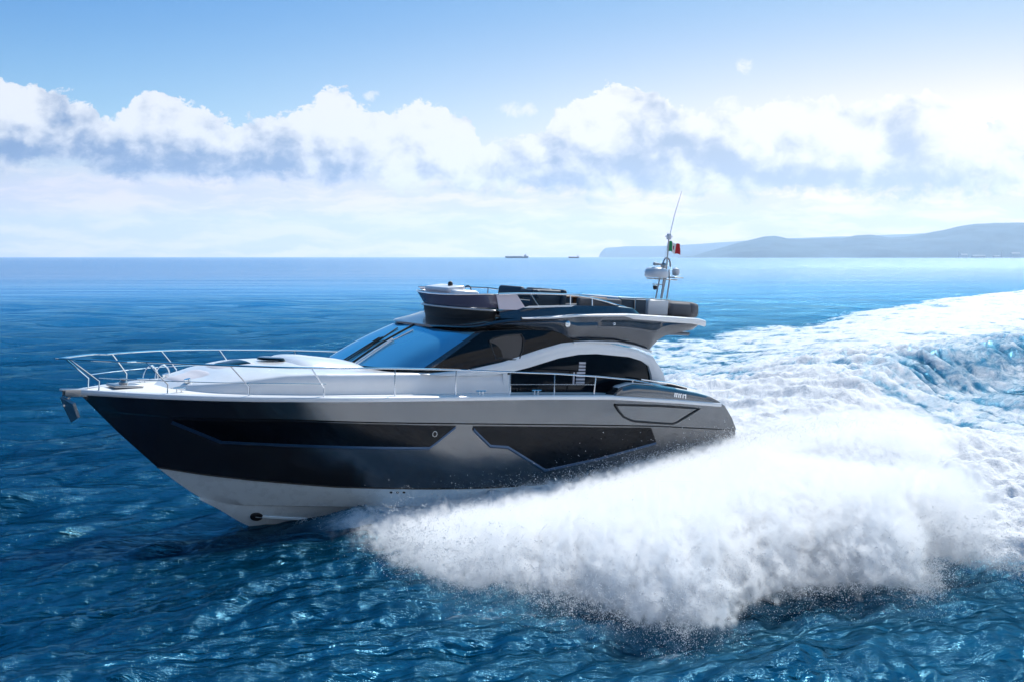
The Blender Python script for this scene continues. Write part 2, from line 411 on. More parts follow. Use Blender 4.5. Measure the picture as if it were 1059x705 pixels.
for sg in (1, -1):
    for nm, u_, l_, lab in (('hull_window', F_UP, F_LO, None), ('hull_window', A_UP, A_LO, None)):
        mb = MB(); mb.grid([[L3(s, sg * b, z) for s, b, z in r] for r in hull_panel(u_, l_, 0.012, 0.05, 220)])
        wn = mb.build(nm, M_GLASS, yacht, angle=50)
        mb = MB(); pts = []
        dens_ = []
        for (a, b_) in zip(l_[:-1], l_[1:]):
            for k in range(8): dens_.append((lerp(a[0], b_[0], k / 8), lerp(a[1], b_[1], k / 8)))
        dens_.append(l_[-1])
        rows = [[L3(s, sg * (hb(s, z + dz) + o_), z + dz) for s, z in dens_] for dz, o_ in ((0.0, -0.03), (0.0, 0.022), (-0.045, 0.03), (-0.075, -0.01))]
        mb.grid(rows)
        mb.build('window_ledge', M_TRIM, wn, angle=30)
    # a round port in the forward window
    mb = MB(); s, z = 6.95, -0.72; b = hb(s, z)
    ring = [L3(s + 0.055 * math.cos(t), sg * (b + 0.016), z + 0.055 * math.sin(t)) for t in [2 * PI * k / 20 for k in range(21)]]
    mb.tube(ring, 0.006, 6, caps=False); mb.build('porthole_ring', M_STEEL, yacht)
    # garage hatch outline
    mb = MB(); H = [(11.83, -0.13), (11.95, -0.27), (12.13, -0.42), (12.43, -0.52), (12.94, -0.56), (13.69, -0.61), (13.85, -0.57), (14.56, -0.25), (13.2, -0.17), (11.83, -0.13)]
    hp = []
    for a, b_ in zip(H[:-1], H[1:]):
        for k in range(6): hp.append((lerp(a[0], b_[0], k / 6), lerp(a[1], b_[1], k / 6)))
    hp.append(H[-1])
    def kb(s, z): return hb(s, z) + (0.045 if z > fK(s) else 0.0)
    mb.tube([L3(s, sg * (kb(s, z) + 0.0), z) for s, z in hp], 0.026, 8, caps=False)
    mb.build('side_hatch_seal', M_BLACK, yacht)

# rubbing strake / white gunwale
mb = MB()
sts = [0.0] + [0.02 + 15.25 * ((i + 1) / 80) ** 1.35 for i in range(80)]
for sg in (1, -1):
    prof = [(0.02, -0.055), (0.055, -0.045), (0.065, 0.0), (0.05, 0.04), (-0.03, 0.055), (-0.25, 0.05)]
    mb.grid([[L3(s - (0.04 if i == 0 else 0), sg * max(0.0, hb(s, 0) + o_ * min(1, 0.25 + hb(s, 0))), zg(s) + dz) for i, s in enumerate(sts)] for o_, dz in prof])
mb.build('gunwale', M_GEL, yacht, angle=60)
# deck
mb = MB(); rows = []
for i, s in enumerate(sts):
    b = max(0.0, hb(s, 0) - 0.05)
    rows.append([L3(s, b * k / 4, zg(s) + 0.03 + 0.05 * (1 - (k / 4) ** 2) * min(1, b)) for k in range(-4, 5)])
mb.grid(rows); mb.build('deck', M_DECK, yacht)
# aft bulwark
for sg in (1, -1):
    mb = MB(); T = [(11.72, 0.03), (11.85, 0.12), (12.05, 0.27), (12.43, 0.35), (13.1, 0.31), (13.81, 0.23), (14.5, 0.13), (14.94, 0.04), (15.2, -0.06), (15.36, -0.16)]
    rows = []
    for i in range(61):
        s = lerp(11.72, 15.36, i / 60); zt = ip(s, T); zb = zg(s) - 0.02; b = hb(s, 0) + 0.02
        zt = max(zt, zb + 0.01); cv = (zt - zb)
        rows.append([L3(s, sg * x, z) for x, z in ((b, zb), (b + 0.01, lerp(zb, zt, .5)), (b - 0.005, lerp(zb, zt, .88)), (b - 0.08, zt), (b - 0.30, zt), (b - 0.36, lerp(zb, zt, .8)), (b - 0.36, zb))])
    mb.grid(rows)
    bw = mb.build('bulwark', M_HULL, yacht, angle=60)
    mb = MB()
    mb.grid([[L3(s, sg * (hb(s, 0) - 0.10 + dd), ip(s, T) + dz) for s in [lerp(12.0, 15.1, k / 40) for k in range(41)]] for dd, dz in ((0.03, -0.01), (0.0, 0.018), (-0.2, 0.018), (-0.24, -0.01))])
    mb.build('bulwark_cap', M_GEL, bw, angle=60)
    # builder's badge: small raised marks
    mb = MB(); bz = 0.09
    for k, (dx, wd, hh) in enumerate([(0.0, 0.03, 0.10), (0.06, 0.07, 0.03), (0.13, 0.03, 0.10), (0.19, 0.07, 0.03), (0.19, 0.03, 0.10), (0.27, 0.03, 0.10), (0.33, 0.05, 0.03), (0.36, 0.03, 0.10), (0.06, 0.03, 0.10)]):
        s = 13.70 + dx; y = hb(s, 0) + 0.025
        z_ = bz - 0.03 * dx * 4 + (0.035 if hh < .05 else 0)
        mb.box(L3(s, sg * y, z_), (wd, 0.012, hh), 0)
    mb.build('badge', M_STEEL, bw, smooth=False)
# transom platform
mb = MB(); mb.box((15.95, 0, -1.3), (0.9, 3.9, 0.12), 0, 0.04); mb.build('swim_platform', M_DECK, yacht)

# deckhouse: white lower moulding from the foredeck to the saloon door line
CZ = [(1.75, 0.06), (2.0, 0.20), (2.45, 0.30), (2.87, 0.46), (3.5, 0.57), (4.3, 0.60), (5.0, 0.60), (6.0, 0.52), (6.8, 0.55), (9.3, 0.60)]
SZ_ = [(1.75, 0.04), (2.1, 0.15), (2.6, 0.24), (3.8, 0.44), (4.3, 0.47), (7.0, 0.50), (9.3, 0.50)]
def tw(s): return max(0.02, min(1.80, (hb(s, 0) - 0.52)) * min(1, (1 - max(0, (2.6 - s) / 0.9) ** 2 * 0.55)))
mb = MB(); rows = []
for i in range(76):
    s = 1.75 + 7.5 * i / 75; wd = tw(s); zs = ip(s, SZ_); zc = max(ip(s, CZ), zs); zd = zg(s) + 0.03
    half = [(wd + 0.03, zd - 0.02), (wd + 0.03, zd + 0.03), (wd - 0.01, lerp(zd, zs, .55)), (wd - 0.04, zs - 0.04), (wd - 0.07, zs), (wd - 0.14, zs + 0.02), (wd * .82, lerp(zs, zc, .35)), (wd * .55, lerp(zs, zc, .75)), (wd * .25, lerp(zs, zc, .97)), (0, zc)]
    rows.append([L3(s, b, z) for b, z in half] + [L3(s, -b, z) for b, z in half[-2::-1]])
mb.grid(rows); k0 = len(rows[0])
mb.add(rows[0], [tuple(range(k0))]); mb.add(rows[-1], [tuple(range(k0))])
house = mb.build('coachroof', M_GEL, yacht, angle=40)
# sun pads, hatches on the foredeck
mb = MB()
def pad(s0, s1, w0, w1, zoff, hgt, name, mat, n=14):
    rows = []
    for i in range(n + 1):
        t = i / n; s = lerp(s0, s1, t); wd = lerp(w0, w1, t); e = min(1, 6 * min(t, 1 - t)) ** 0.5
        zc = max(ip(s, CZ), ip(s, SZ_)) + zoff
        rows.append([L3(s, wd * x, zc - 0.10 * abs(x) ** 2.5 * wd + hgt * e * (1 - abs(x) ** 6) - 0.03) for x in [k / 8 for k in range(-8, 9)]])
    q = MB(); q.grid(rows); return q.build(name, mat, yacht, angle=60)
pad(4.35, 6.25, 1.15, 1.05, -0.05, 0.20, 'sun_pad_backrest', M_GEL)
pad(2.75, 3.75, 0.50, 0.80, 0.0, 0.05, 'skylight_surround', M_LAV)
pad(2.95, 3.62, 0.36, 0.55, 0.02, 0.055, 'forward_skylight', M_GLASS)
q = MB(); q.lathe(L3(4.45, 0.0, 0.0), [(0.0, 0.755), (0.18, 0.755), (0.24, 0.745), (0.27, 0.70)], 28)
for v_i, v in enumerate(q.v): q.v[v_i] = (4.2 + (v[0] - 4.45) * 1.15, v[1], v[2] - 0.075)
q.build('oval_deck_hatch', M_GLASS, yacht)
pad(1.92, 2.72, 0.50, 0.74, 0.0, 0.05, 'coachroof_front_shade', M_LAV)  # lavender sheet painting the shade on the white coachroof front
for b in (0.55, -0.55):
    q = MB(); q.tube([L3(2.1, b, 0.2), L3(2.08, b, 0.262)], 0.07, 16); q.build('cup_holder', M_STEEL, yacht)

# windscreen and side glass
BOTC = [(6.10, 0.0, 0.50), (6.12, 0.5, 0.51), (6.18, 1.0, 0.53), (6.38, 1.42, 0.56), (6.90, 1.64, 0.56), (7.7, 1.72, 0.54), (9.0, 1.74, 0.52), (10.0, 1.74, 0.50), (11.2, 1.74, 0.5)]
TOPC = [(7.80, 0.0, 1.46), (7.82, 0.5, 1.45), (7.88, 0.95, 1.43), (8.05, 1.28, 1.41), (8.45, 1.46, 1.42), (9.0, 1.54, 1.46), (9.8, 1.60, 1.50), (10.5, 1.64, 1.50), (11.2, 1.66, 1.50)]
def wcurve(pts, t):                                            # Catmull-Rom through the plan points
    n = len(pts) - 1; x = min(max(t, 0), 1) * n; i = min(int(x), n - 1); f = x - i
    P4 = [pts[max(0, min(n, i + k))] for k in (-1, 0, 1, 2)]
    if i == 0: P4[0] = (pts[1][0], -pts[1][1], pts[1][2])
    return tuple(0.5 * (2 * P4[1][c] + (P4[2][c] - P4[0][c]) * f + (2 * P4[0][c] - 5 * P4[1][c] + 4 * P4[2][c] - P4[3][c]) * f * f + (3 * P4[1][c] - P4[0][c] - 3 * P4[2][c] + P4[3][c]) * f ** 3) for c in range(3))
def glass_pt(t, h, sg=1, off=0.0):
    a = wcurve(BOTC, t); b = wcurve(TOPC, t); k = math.sin(PI * h) * 0.045
    p = [lerp(a[c], b[c], h) for c in range(3)]
    d = Vector((p[0] - 9.0, p[1])); d = d.normalized() if t < 0.45 else Vector((0, 1)); 
    return L3(p[0] + d.x * (k + off) * (1 if t < .45 else 0), sg * (p[1] + d.y * (k + off)), p[2] + (k + off) * 0.5)
TW = 0.52                                                      # corner between windscreen and side glass
def gpane(t0, t1, h0, h1, sg, off, n=16, m=8):
    q = MB(); h0f = h0 if callable(h0) else (lambda t: h0); h1f = h1 if callable(h1) else (lambda t: h1)
    q.grid([[glass_pt(lerp(t0, t1, i / n), lerp(h0f(lerp(t0, t1, i / n)), h1f(lerp(t0, t1, i / n)), j / m), sg, off) for i in range(n + 1)] for j in range(m + 1)])
    return q
for sg in (1, -1):
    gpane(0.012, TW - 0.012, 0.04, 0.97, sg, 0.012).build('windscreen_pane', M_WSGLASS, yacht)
    gpane(TW + 0.012, 1.0, 0.0, 0.98, sg, 0.008, 24).build('side_glass', M_GLASS, yacht)
    gpane(TW - 0.016, TW + 0.022, 0.0, 1.0, sg, 0.018, 4).build('pillar', M_GREY, yacht)
    # framed opening window in the side glass
    q = MB(); fr = [(8.7, 1.24), (8.78, 0.98), (8.84, 0.86), (9.2, 0.83), (9.45, 0.83), (9.56, 1.05), (9.60, 1.30), (9.52, 1.40), (9.1, 1.36), (8.8, 1.29), (8.7, 1.24)]
    def side_b(z): return lerp(1.76, 1.60, min(1, max(0, (z - 0.5) / 0.98))) + 0.02
    q.tube([L3(s, sg * (0.05 + side_b(z) - max(0, (9.3 - s)) * 0.10), z) for s, z in fr], 0.022, 6, caps=False)
    wf_ = q.build('window_frame', M_BLACK, yacht)
    q = MB(); cen = (9.2, 1.12); pp = [L3(s, sg * (0.042 + side_b(z) - max(0, (9.3 - s)) * 0.10), z) for s, z in fr[:-1]] + [L3(cen[0], sg * (0.046 + side_b(cen[1])), cen[1])]
    q.add(pp, [(i, (i + 1) % 10, 10) for i in range(10)]); q.build('opening_pane', M_PANE, wf_)
base = MB()
for sg in (1, -1):
    base.grid([[glass_pt(t, h, sg, 0.0) for t in [i / 40 for i in range(41)]] for h in (0.0, 0.25, .5, .75, 1.0)])
base.build('cabin_shell', M_BLACK, yacht)
q = MB(); q.tube([glass_pt(0, h, 1, 0.02) for h in (0.0, .25, .5, .75, 1.0)], 0.022, 6); q.build('windscreen_mullion', M_BLACK, yacht)
for sg, t0, t1 in ((1, 0.05, 0.02), (-1, 0.06, 0.02)):         # wipers
    q = MB(); a = Vector(glass_pt(t0, 0.0, sg, 0.05)); b = Vector(glass_pt(t1 + 0.03, 0.62, sg, 0.055)); c = Vector(glass_pt(t0 + 0.03, 0.0, sg, 0.05)); e = Vector(glass_pt(t1 + 0.05, 0.60, sg, 0.055))
    q.tube([a, b], 0.017, 6); q.tube([c, e], 0.017, 6); q.tube([glass_pt(t1 + 0.02, 0.35, sg, 0.035), glass_pt(t1 + 0.06, 0.86, sg, 0.035)], 0.014, 6)
    q.build('wiper', M_GEL if sg > 0 else M_BLACK, yacht)

# white arch over the saloon window
for sg in (1, -1):
    A_T = [(6.9, 0.50), (8.09, 0.60), (8.99, 0.77), (10.05, 1.07), (10.68, 1.22), (11.2, 1.27), (12.04, 1.24), (12.88, 1.12), (13.45, 0.95), (13.75, 0.62), (13.92, 0.28)]
    A_B = [(7.6, 0.46), (8.6, 0.46), (9.14, 0.54), (9.73, 0.66), (10.59, 0.88), (11.18, 0.97), (11.7, 0.99), (12.69, 0.93), (13.1, 0.84), (13.33, 0.72), (13.42, 0.50), (13.47, 0.28)]
    q = MB(); n = 80
    def along(P_, t):
        d = [0]
        for a, b in zip(P_[:-1], P_[1:]): d.append(d[-1] + math.hypot(b[0] - a[0], b[1] - a[1]))
        x = t * d[-1]; return (float(np.interp(x, d, [p[0] for p in P_])), float(np.interp(x, d, [p[1] for p in P_])))
    rows = []
    for i in range(n + 1):
        t = i / n; a = along(A_T, t); b = along(A_B, t); mx, mz = (a[0] + b[0]) / 2, (a[1] + b[1]) / 2
        def bb(z): return 1.84 - 0.10 * max(0, z - 0.5)
        rows.append([L3(a[0], sg * (bb(a[1]) - 0.12), a[1]), L3(a[0], sg * (bb(a[1]) - 0.03), a[1]), L3(lerp(a[0], b[0], .3), sg * bb(mz), lerp(a[1], b[1], .3)), L3(lerp(a[0], b[0], .75), sg * (bb(mz)), lerp(a[1], b[1], .75)), L3(b[0], sg * (bb(b[1]) - 0.03), b[1]), L3(b[0], sg * (bb(b[1]) - 0.14), b[1])])
    q.grid(rows)
    q.build('saloon_arch', M_GEL, yacht, angle=50)
    # saloon side window and its posts, below the arch
    q = MB(); W = [(9.12, 0.06), (9.12, 0.56), (9.75, 0.70), (10.6, 0.90), (11.2, 1.0), (11.7, 1.02), (12.69, 0.96), (13.2, 0.83), (13.45, 0.6), (13.5, 0.06)]
    q.prism(W, -sg * 1.735, -sg * 1.70)
    q.build('saloon_window', M_GLASS, yacht, smooth=False)
    q = MB(); q.prism([(9.06, 0.04), (9.02, 0.52), (9.14, 0.56), (9.20, 0.04)], -sg * 1.80, -sg * 1.70); q.build('window_post', M_GEL, yacht, bevel=0.01)
    # seat seen behind the window, and the pale cushion panel
    q = MB()
    for k in range(7): q.box(L3(11.28, sg * 1.742, 0.32 + 0.075 * k), (0.26, 0.02, 0.05), 0, 0.008)
    q.box(L3(11.08, sg * 1.742, 0.55), (0.05, 0.018, 0.55), 0, 0.008)
    q.build('louvred_vent', M_LAV, yacht)
# aft cockpit: sofa, door bulkhead
q = MB(); q.box((13.3, 0, 0.5), (0.06, 3.35, 0.95), 0, 0.01); q.build('aft_door', M_GLASS, yacht)
q = MB(); q.box((14.5, 0, 0.0), (0.55, 3.2, 0.22), 0, 0.06); q.box((14.75, 0, 0.10), (0.16, 3.2, 0.24), 0, 0.05); q.build('cockpit_sofa', M_GCUSH, yacht)

# flybridge body with its swept wings
ZT = [(7.7, 1.46), (7.9, 1.50), (8.4, 1.62), (8.9, 1.72), (9.66, 1.76), (10.0, 1.79), (11.07, 1.88), (12.5, 1.93), (14.07, 1.90), (14.8, 1.88), (15.0, 1.84)]
ZB = [(7.7, 1.44), (10.4, 1.50), (10.75, 1.42), (10.95, 1.25), (11.5, 1.28), (12.29, 1.27), (12.9, 1.19), (13.39, 1.08), (13.46, 1.17), (13.65, 1.33), (13.9, 1.45), (14.4, 1.55), (14.77, 1.61), (15.0, 1.76)]
def fw(s, k=0.0):
    t = min(1, max(0, 1 - (s - 7.62) / 1.1)); a = 1.60 * max(0, 1 - t ** 2.6) ** 0.5
    return max(0.04, a + 0.26 * min(1, max(0, (s - 8.6) / 1.8)))
q = MB(); rows = []
sl = [7.73, 7.76, 7.82, 7.9, 8.0, 8.15, 8.35, 8.6] + [8.6 + 0.15 * i for i in range(1, 31)] + [13.2, 13.3, 13.39, 13.46, 13.55, 13.65, 13.75, 13.9, 14.1, 14.3, 14.5, 14.65, 14.77, 14.88, 14.96, 15.0]
sl = sorted(set(round(x, 3) for x in sl))
for s in sl:
    wd = fw(s); zt = ip(s, ZT); zb = min(ip(s, ZB), zt - 0.03); zt0 = zt; k_ = min(1, max(0, (s - 7.6) / 1.9)); zt = lerp(min(zt, zb + 0.05), zt, k_ * k_ * (3 - 2 * k_)); h = zt - zb
    und = min(zt - 0.16, zt - 0.16) if h > 0.25 else zb
    und = max(und, zb)
    half = [(0, und), (wd - 0.35 if wd > .5 else wd * .5, und), (max(wd - 0.24, wd * .7), zb + 0.01), (max(wd - 0.18, wd * .8), zb), (wd - 0.11 * min(1, wd), lerp(zb, zt, .22)), (wd - 0.02 * min(1, wd), lerp(zb, zt, .50)), (wd - 0.005, lerp(zb, zt, .60)), (wd - 0.03, lerp(zb, zt, .72)), (wd, zt - 0.05 * min(1, h / .2)), (wd - 0.03, zt), (max(wd - 0.25, wd * .6), lerp(zt, zt0, .35) + 0.015), (max(wd - 0.7, wd * .4), lerp(zt, zt0, .8) + .018), (0, zt0 + 0.02)]
    rows.append([L3(s, b, z) for b, z in half] + [L3(s, -b, z) for b, z in half[-2:0:-1]])
q.grid(rows, 0, True); n0 = len(rows[0])
q.add(rows[0], [tuple(range(n0))]); q.add(rows[-1], [tuple(range(n0))])
fly = q.build('flybridge_body', M_GREY, yacht, angle=32)
# pale edge line along the wing top
for sg in (1, -1):
    q = MB(); rows = []
    for i in range(60):
        s = lerp(9.5, 15.02, i / 59); hh = ip(s, [(9.5, 0.012), (10.2, 0.028), (12.4, 0.032), (12.7, 0.06), (15, 0.075)]); z = ip(s, ZT)
        rows.append([L3(s, sg * (fw(s) - 0.02), z - 2 * hh + 0.01), L3(s, sg * (fw(s) + 0.02), z - 1.6 * hh + 0.01), L3(s, sg * (fw(s) + 0.02), z), L3(s, sg * (fw(s) - 0.03), z + 0.024), L3(s, sg * (fw(s) - 0.06), z + 0.02)])
    q.grid(rows); q.build('wing_edge_trim', M_GEL, yacht, angle=60)
    # lower edge moulding of the wing
    q = MB(); q.tube([L3(s, sg * (fw(s) - 0.085), ip(s, ZB) - 0.012) for s in [lerp(10.98, 13.38, k / 20) for k in range(21)]], 0.026, 6); q.build('wing_lower_moulding', M_GEL, yacht)
    # side lights
    q = MB(); q.lathe(L3(10.72, sg * 1.83, 1.66), [(0.0, -sg * 0.06), (0.045, -sg * 0.055), (0.075, -sg * 0.03), (0.08, 0.02 * sg)], 20, 'Y'); q.build('side_light', M_STEEL, yacht)
    q = MB(); q.lathe(L3(12.1, sg * 1.83, 1.70), [(0.0, -sg * 0.05), (0.03, -sg * 0.045), (0.045, -sg * 0.02), (0.045, 0.02 * sg)], 16, 'Y'); q.build('speaker_cap', M_STEEL, yacht)
q = MB(); q.box((14.35, -0.1, 1.50), (0.95, 2.9, 0.09), 0, 0.03); q.build('awning_box', M_GREY, yacht)
# dark base of the fly windscreen, console front
def ring(s0, r_, w_, z, n=36, aft=9.3):
    pts = []
    for i in range(n + 1):
        t = -1 + 2 * i / n; b = w_ * math.sin(t * PI / 2); k = 1 - math.cos(t * PI / 2)
        pts.append((s0 + r_ * k, b, z))
    return pts
q = MB()
A_ = ring(8.42, 0.68, 1.28, 1.62); B_ = ring(8.36, 0.70, 1.32, 1.87)
q.grid([[L3(*p) for p in A_], [L3(*p) for p in B_], [L3(p[0] + .15, p[1] * .9, 1.87) for p in B_]])
q.build('flybridge_front', M_BLACK, yacht, angle=50)
q = MB(); A2 = [(p[0] - 0.04, p[1] * 1.03, 1.935) for p in B_]; B2 = [(p[0] - .01, p[1] * 1.01, 1.955) for p in B_]
q.grid([[L3(p[0] - 0.03, p[1] * 1.03, 1.868) for p in B_], [L3(p[0] - 0.05, p[1] * 1.05, 1.885) for p in B_], [L3(p[0] - 0.03, p[1] * 1.03, 1.905) for p in B_]]); q.build('flybridge_sill', M_GEL, yacht)
# smoked windscreen leaning forward
C0 = [(s, b, 1.90 + 0.05 * (b / 1.38) ** 2) for s, b, z in ring(8.38, 0.72, 1.38, 1.96)]; C1 = [(s, b, 2.17 + 0.09 * (b / 1.52) ** 2 * (1 if b > 0 else 0.3)) for s, b, z in ring(8.22, 0.76, 1.50, 2.27)]
q = MB(); n = len(C0)
def wsp(i, h, off=0): a, b = C0[i], C1[i]; return L3(lerp(a[0], b[0], h) + off, lerp(a[1], b[1], h) * (1 - off * .6), lerp(a[2], b[2], h))
q.grid([[wsp(i, h) for i in range(n)] for h in (0, .33, .66, 1)] + [[wsp(i, h, 0.02) for i in range(n)] for h in (1, .66, .33, 0)])
fws = q.build('flybridge_windscreen', M_SMOKE, yacht, angle=50)
q = MB(); q.tube([wsp(i, 1.0) for i in range(n)], 0.018, 6); q.build('windscreen_top_rail', M_STEEL, fws)
for sg in (1, -1):
    q = MB(); a = C0[n - 1 if sg > 0 else 0]; b = C1[n - 1 if sg > 0 else 0]
    q.tube([L3(a[0] - 0.03, a[1], a[2]), L3(b[0] - .03, b[1], b[2])], 0.022, 6); q.build('windscreen_post', M_BLACK, fws)
    # pale side screen between windscreen and coaming
    q = MB(); q.prism([(8.95, 1.93), (8.86, 2.25), (9.42, 2.27), (9.68, 1.98), (9.6, 1.93)], -sg * 1.60, -sg * 1.575); q.build('side_screen', M_SCREEN, yacht, smooth=False)
    # coaming aft of it
    q = MB(); CT = [(9.0, 1.90), (9.3, 1.95), (9.51, 1.98), (10.05, 2.05), (11.17, 2.09), (12.34, 2.11), (12.8, 2.08), (12.95, 1.97)]
    rows = []
    for i in range(41):
        s = lerp(9.0, 12.95, i / 40); zt = ip(s, CT); zb = ip(s, ZT)
        rows.append([L3(s, sg * b, z) for b, z in ((fw(s) - 0.05, zb), (fw(s) - 0.12, lerp(zb, zt, .8)), (fw(s) - 0.15, zt), (fw(s) - 0.25, zt), (fw(s) - 0.27, zb))])
    q.grid(rows); q.build('coaming', M_GREY, yacht, angle=50)
    q = MB(); q.prism([(9.55, 1.99), (9.7, 2.035), (11.0, 2.10), (10.9, 2.055), (9.9, 2.0)], -sg * 1.73, -sg * 1.70); q.build('coaming_accent', M_GEL, yacht)
    # fly rail
    q = MB(); RT = [(8.86, 2.27), (9.4, 2.30), (10.03, 2.32), (10.87, 2.33), (11.44, 2.29), (12.0, 2.20), (12.52, 2.10), (12.7, 2.06)]
    q.tube([L3(s, sg * 1.66, z) for s, z in RT], 0.021, 8)
    for s in (9.75, 10.9, 11.55): q.tube([L3(s + (0.28 if s < 10 else 0), sg * 1.68, ip(s, CT) - .02), L3(s, sg * 1.66, ip(s, RT))], 0.014, 6)
    q.build('flybridge_rail', M_STEEL, yacht)
# helm console with a small dome, wheel
q = MB(); q.box((8.95, 0.35, 2.08), (0.75, 1.3, 0.42), 0, 0.09); q.box((8.75, 0.35, 2.30), (0.5, 1.0, 0.12), 0, 0.05, tilt=-0.15); con = q.build('helm_console', M_GEL, yacht)
q = MB(); q.lathe((8.8, 0.2, 2.36), [(0.05, 0), (0.06, 0.03), (0.055, 0.07), (0.03, 0.1), (0.0, 0.11)], 14); q.build('compass', M_BLACK, con)
q = MB(); q.tube([(9.38 + 0.02 * math.cos(t), 0.35 + 0.18 * math.sin(t), 2.2 + 0.18 * math.cos(t)) for t in [2 * PI * k / 20 for k in range(21)]], 0.015, 6); q.build('steering_wheel', M_BLACK, con)
# helm seats
for b in (0.75, -0.35):
    q = MB(); q.box(L3(10.35, b, 2.02), (0.55, 0.95, 0.24), 0, 0.07); q.box(L3(10.66, b, 2.22), (0.16, 0.95, 0.42), 0, 0.07, tilt=0.15); q.tube([L3(10.35, b, 1.8), L3(10.35, b, 2.0)], 0.06, 10)
    q.build('helm_seat', M_DCUSH, yacht)
q = MB(); q.box(L3(10.15, 1.1, 2.30), (0.12, 0.7, 0.2), 0, 0.05); q.box(L3(10.9, 0.9, 2.18), (0.14, 1.1, 0.50), 0, 0.06, tilt=0.1); q.box(L3(10.5, 1.30, 2.2), (0.95, 0.12, 0.42), 0, 0.055); q.build('companion_lounge', M_DCUSH, yacht)
# side sofas, table
q = MB(); q.box(L3(11.9, 1.25, 2.0), (1.3, 0.6, 0.22), 0, 0.06); q.box(L3(11.9, 1.5, 2.14), (1.3, 0.14, 0.26), 0, 0.05); q.build('side_sofa', M_GCUSH, yacht)
q = MB(); q.box(L3(12.35, 0.0, 2.24), (1.5, 0.7, 0.05), 0, 0.02); q.tube([L3(12.35, 0, 1.9), L3(12.35, 0, 2.22)], 0.05, 10); q.build('teak_table', M_TEAK, yacht)
q = MB(); q.box(L3(12.2, -1.3, 2.08), (1.9, 0.6, 0.4), 0, 0.07); q.build('far_sofa', M_DCUSH, yacht)
# aft sofa blocks
for sg in (1, -1):
    q = MB(); q.box(L3(13.12, sg * 1.28, 2.10), (0.80, 0.10, 0.36), 0, 0.02); q.build('dark_side_panel', M_DCUSH, yacht)
q = MB(); q.tube([L3(13.13, 1.36, 1.9), L3(13.13, 1.36, 2.31)], 0.018, 6); q.tube([L3(12.6, 1.36, 2.31), L3(14.0, 1.34, 2.31), L3(14.3, 1.3, 2.31)], 0.016, 6); q.build('grab_rail', M_STEEL, yacht)
q = MB(); q.box(L3(13.92, 0, 2.10), (0.66, 2.66, 0.37), 0, 0.03); q.build('wet_bar', M_GEL, yacht)
q = MB(); q.box(L3(14.78, 0, 2.07), (0.98, 2.76, 0.36), 0, 0.10); q.box(L3(15.05, 0, 2.10), (0.3, 2.80, 0.34), 0, 0.12); q.build('aft_lounge', M_GCUSH, yacht)

# mast with radar
MB_S, MB_B = 14.72, 0.5
mast = MB()
for ds, r_ in ((-0.10, 0.02), (0.10, 0.02)): 
    for db in (-0.10, 0.10): mast.tube([L3(MB_S + ds, MB_B + db, 2.2), L3(MB_S + ds + 0.08, MB_B + db * .8, 2.78), L3(MB_S + ds * .6 + 0.10, MB_B + db * .6, 3.05)], r_, 6)
mast.box(L3(MB_S + 0.0, MB_B, 2.80), (0.75, 0.34, 0.03), 0, 0.01); mast.box(L3(MB_S + 0.35, MB_B, 2.86), (0.3, 0.5, 0.03), 0, 0.01)
mast.box(L3(MB_S - 0.14, MB_B, 2.66), (0.30, 0.04, 0.025)); 
mast.tube([L3(MB_S + 0.12, MB_B, 2.8), L3(MB_S + 0.14, MB_B, 3.95)], 0.020, 8)
mo = mast.build('mast', M_GALV, yacht)
q = MB(); q.lathe(L3(MB_S - 0.20, MB_B, 2.83), [(0.0, 0), (0.27, 0.0), (0.30, 0.04), (0.30, 0.14), (0.26, 0.22), (0.12, 0.26), (0.0, 0.265)], 28); q.build('radar_dome', M_RADOME, mo, angle=60)
q = MB(); q.lathe(L3(MB_S + 0.45, MB_B, 2.9), [(0.0, 0.0), (0.08, 0.02), (0.10, 0.12), (0.08, 0.18), (0, 0.21)], 16); q.build('satellite_dome', M_RADOME, mo)
for dz, db in ((2.58, 0.1), (2.58, -0.2)):
    q = MB(); q.lathe(L3(MB_S - 0.22 - db, MB_B + db, dz), [(0.0, -0.06), (0.03, -0.05), (0.045, 0.0), (0.05, 0.04), (0.0, 0.06)], 12); q.build('deck_lamp', M_BLACK, mo)
q = MB(); q.tube([L3(MB_S - 0.30, MB_B, 3.17), L3(MB_S - 0.02, MB_B, 3.17), L3(MB_S + 0.03, MB_B, 3.12)], [0.045, 0.02, 0.03], 10); q.lathe(L3(MB_S + 0.02, MB_B, 3.13), [(0, -.06), (0.07, -0.05), (0.08, 0.03), (0.04, 0.08), (0, 0.09)], 12); q.build('horn', M_GALV, mo)
q = MB(); q.tube([L3(MB_S + 0.12 - 0.13 * math.cos(t), MB_B, 3.12 + 0.14 * math.sin(t) * 1.6) for t in [PI * k / 10 for k in range(11)]], 0.022, 6); q.build('lamp_hoop', M_GALV, mo)
q = MB(); q.lathe(L3(MB_S + 0.14, MB_B, 3.85), [(0, -.05), (0.06, -0.04), (0.07, 0.03), (0.05, 0.10), (0, 0.11)], 12); q.box(L3(MB_S + 0.14, MB_B, 3.88), (0.22, 0.03, 0.03)); q.build('masthead_light', M_RADOME, mo)
q = MB(); q.tube([L3(MB_S + 0.16, MB_B, 3.9), L3(MB_S + 0.28, MB_B, 4.45), L3(MB_S + 0.47, MB_B, 5.05)], [0.012, 0.009, 0.006], 6); q.build('whip_antenna', M_GEL, mo)
q = MB(); q.tube([L3(MB_S + 0.13, MB_B, 3.80), L3(MB_S + 0.02, MB_B, 3.2)], 0.006, 5); q.build('halyard', M_GEL, mo)
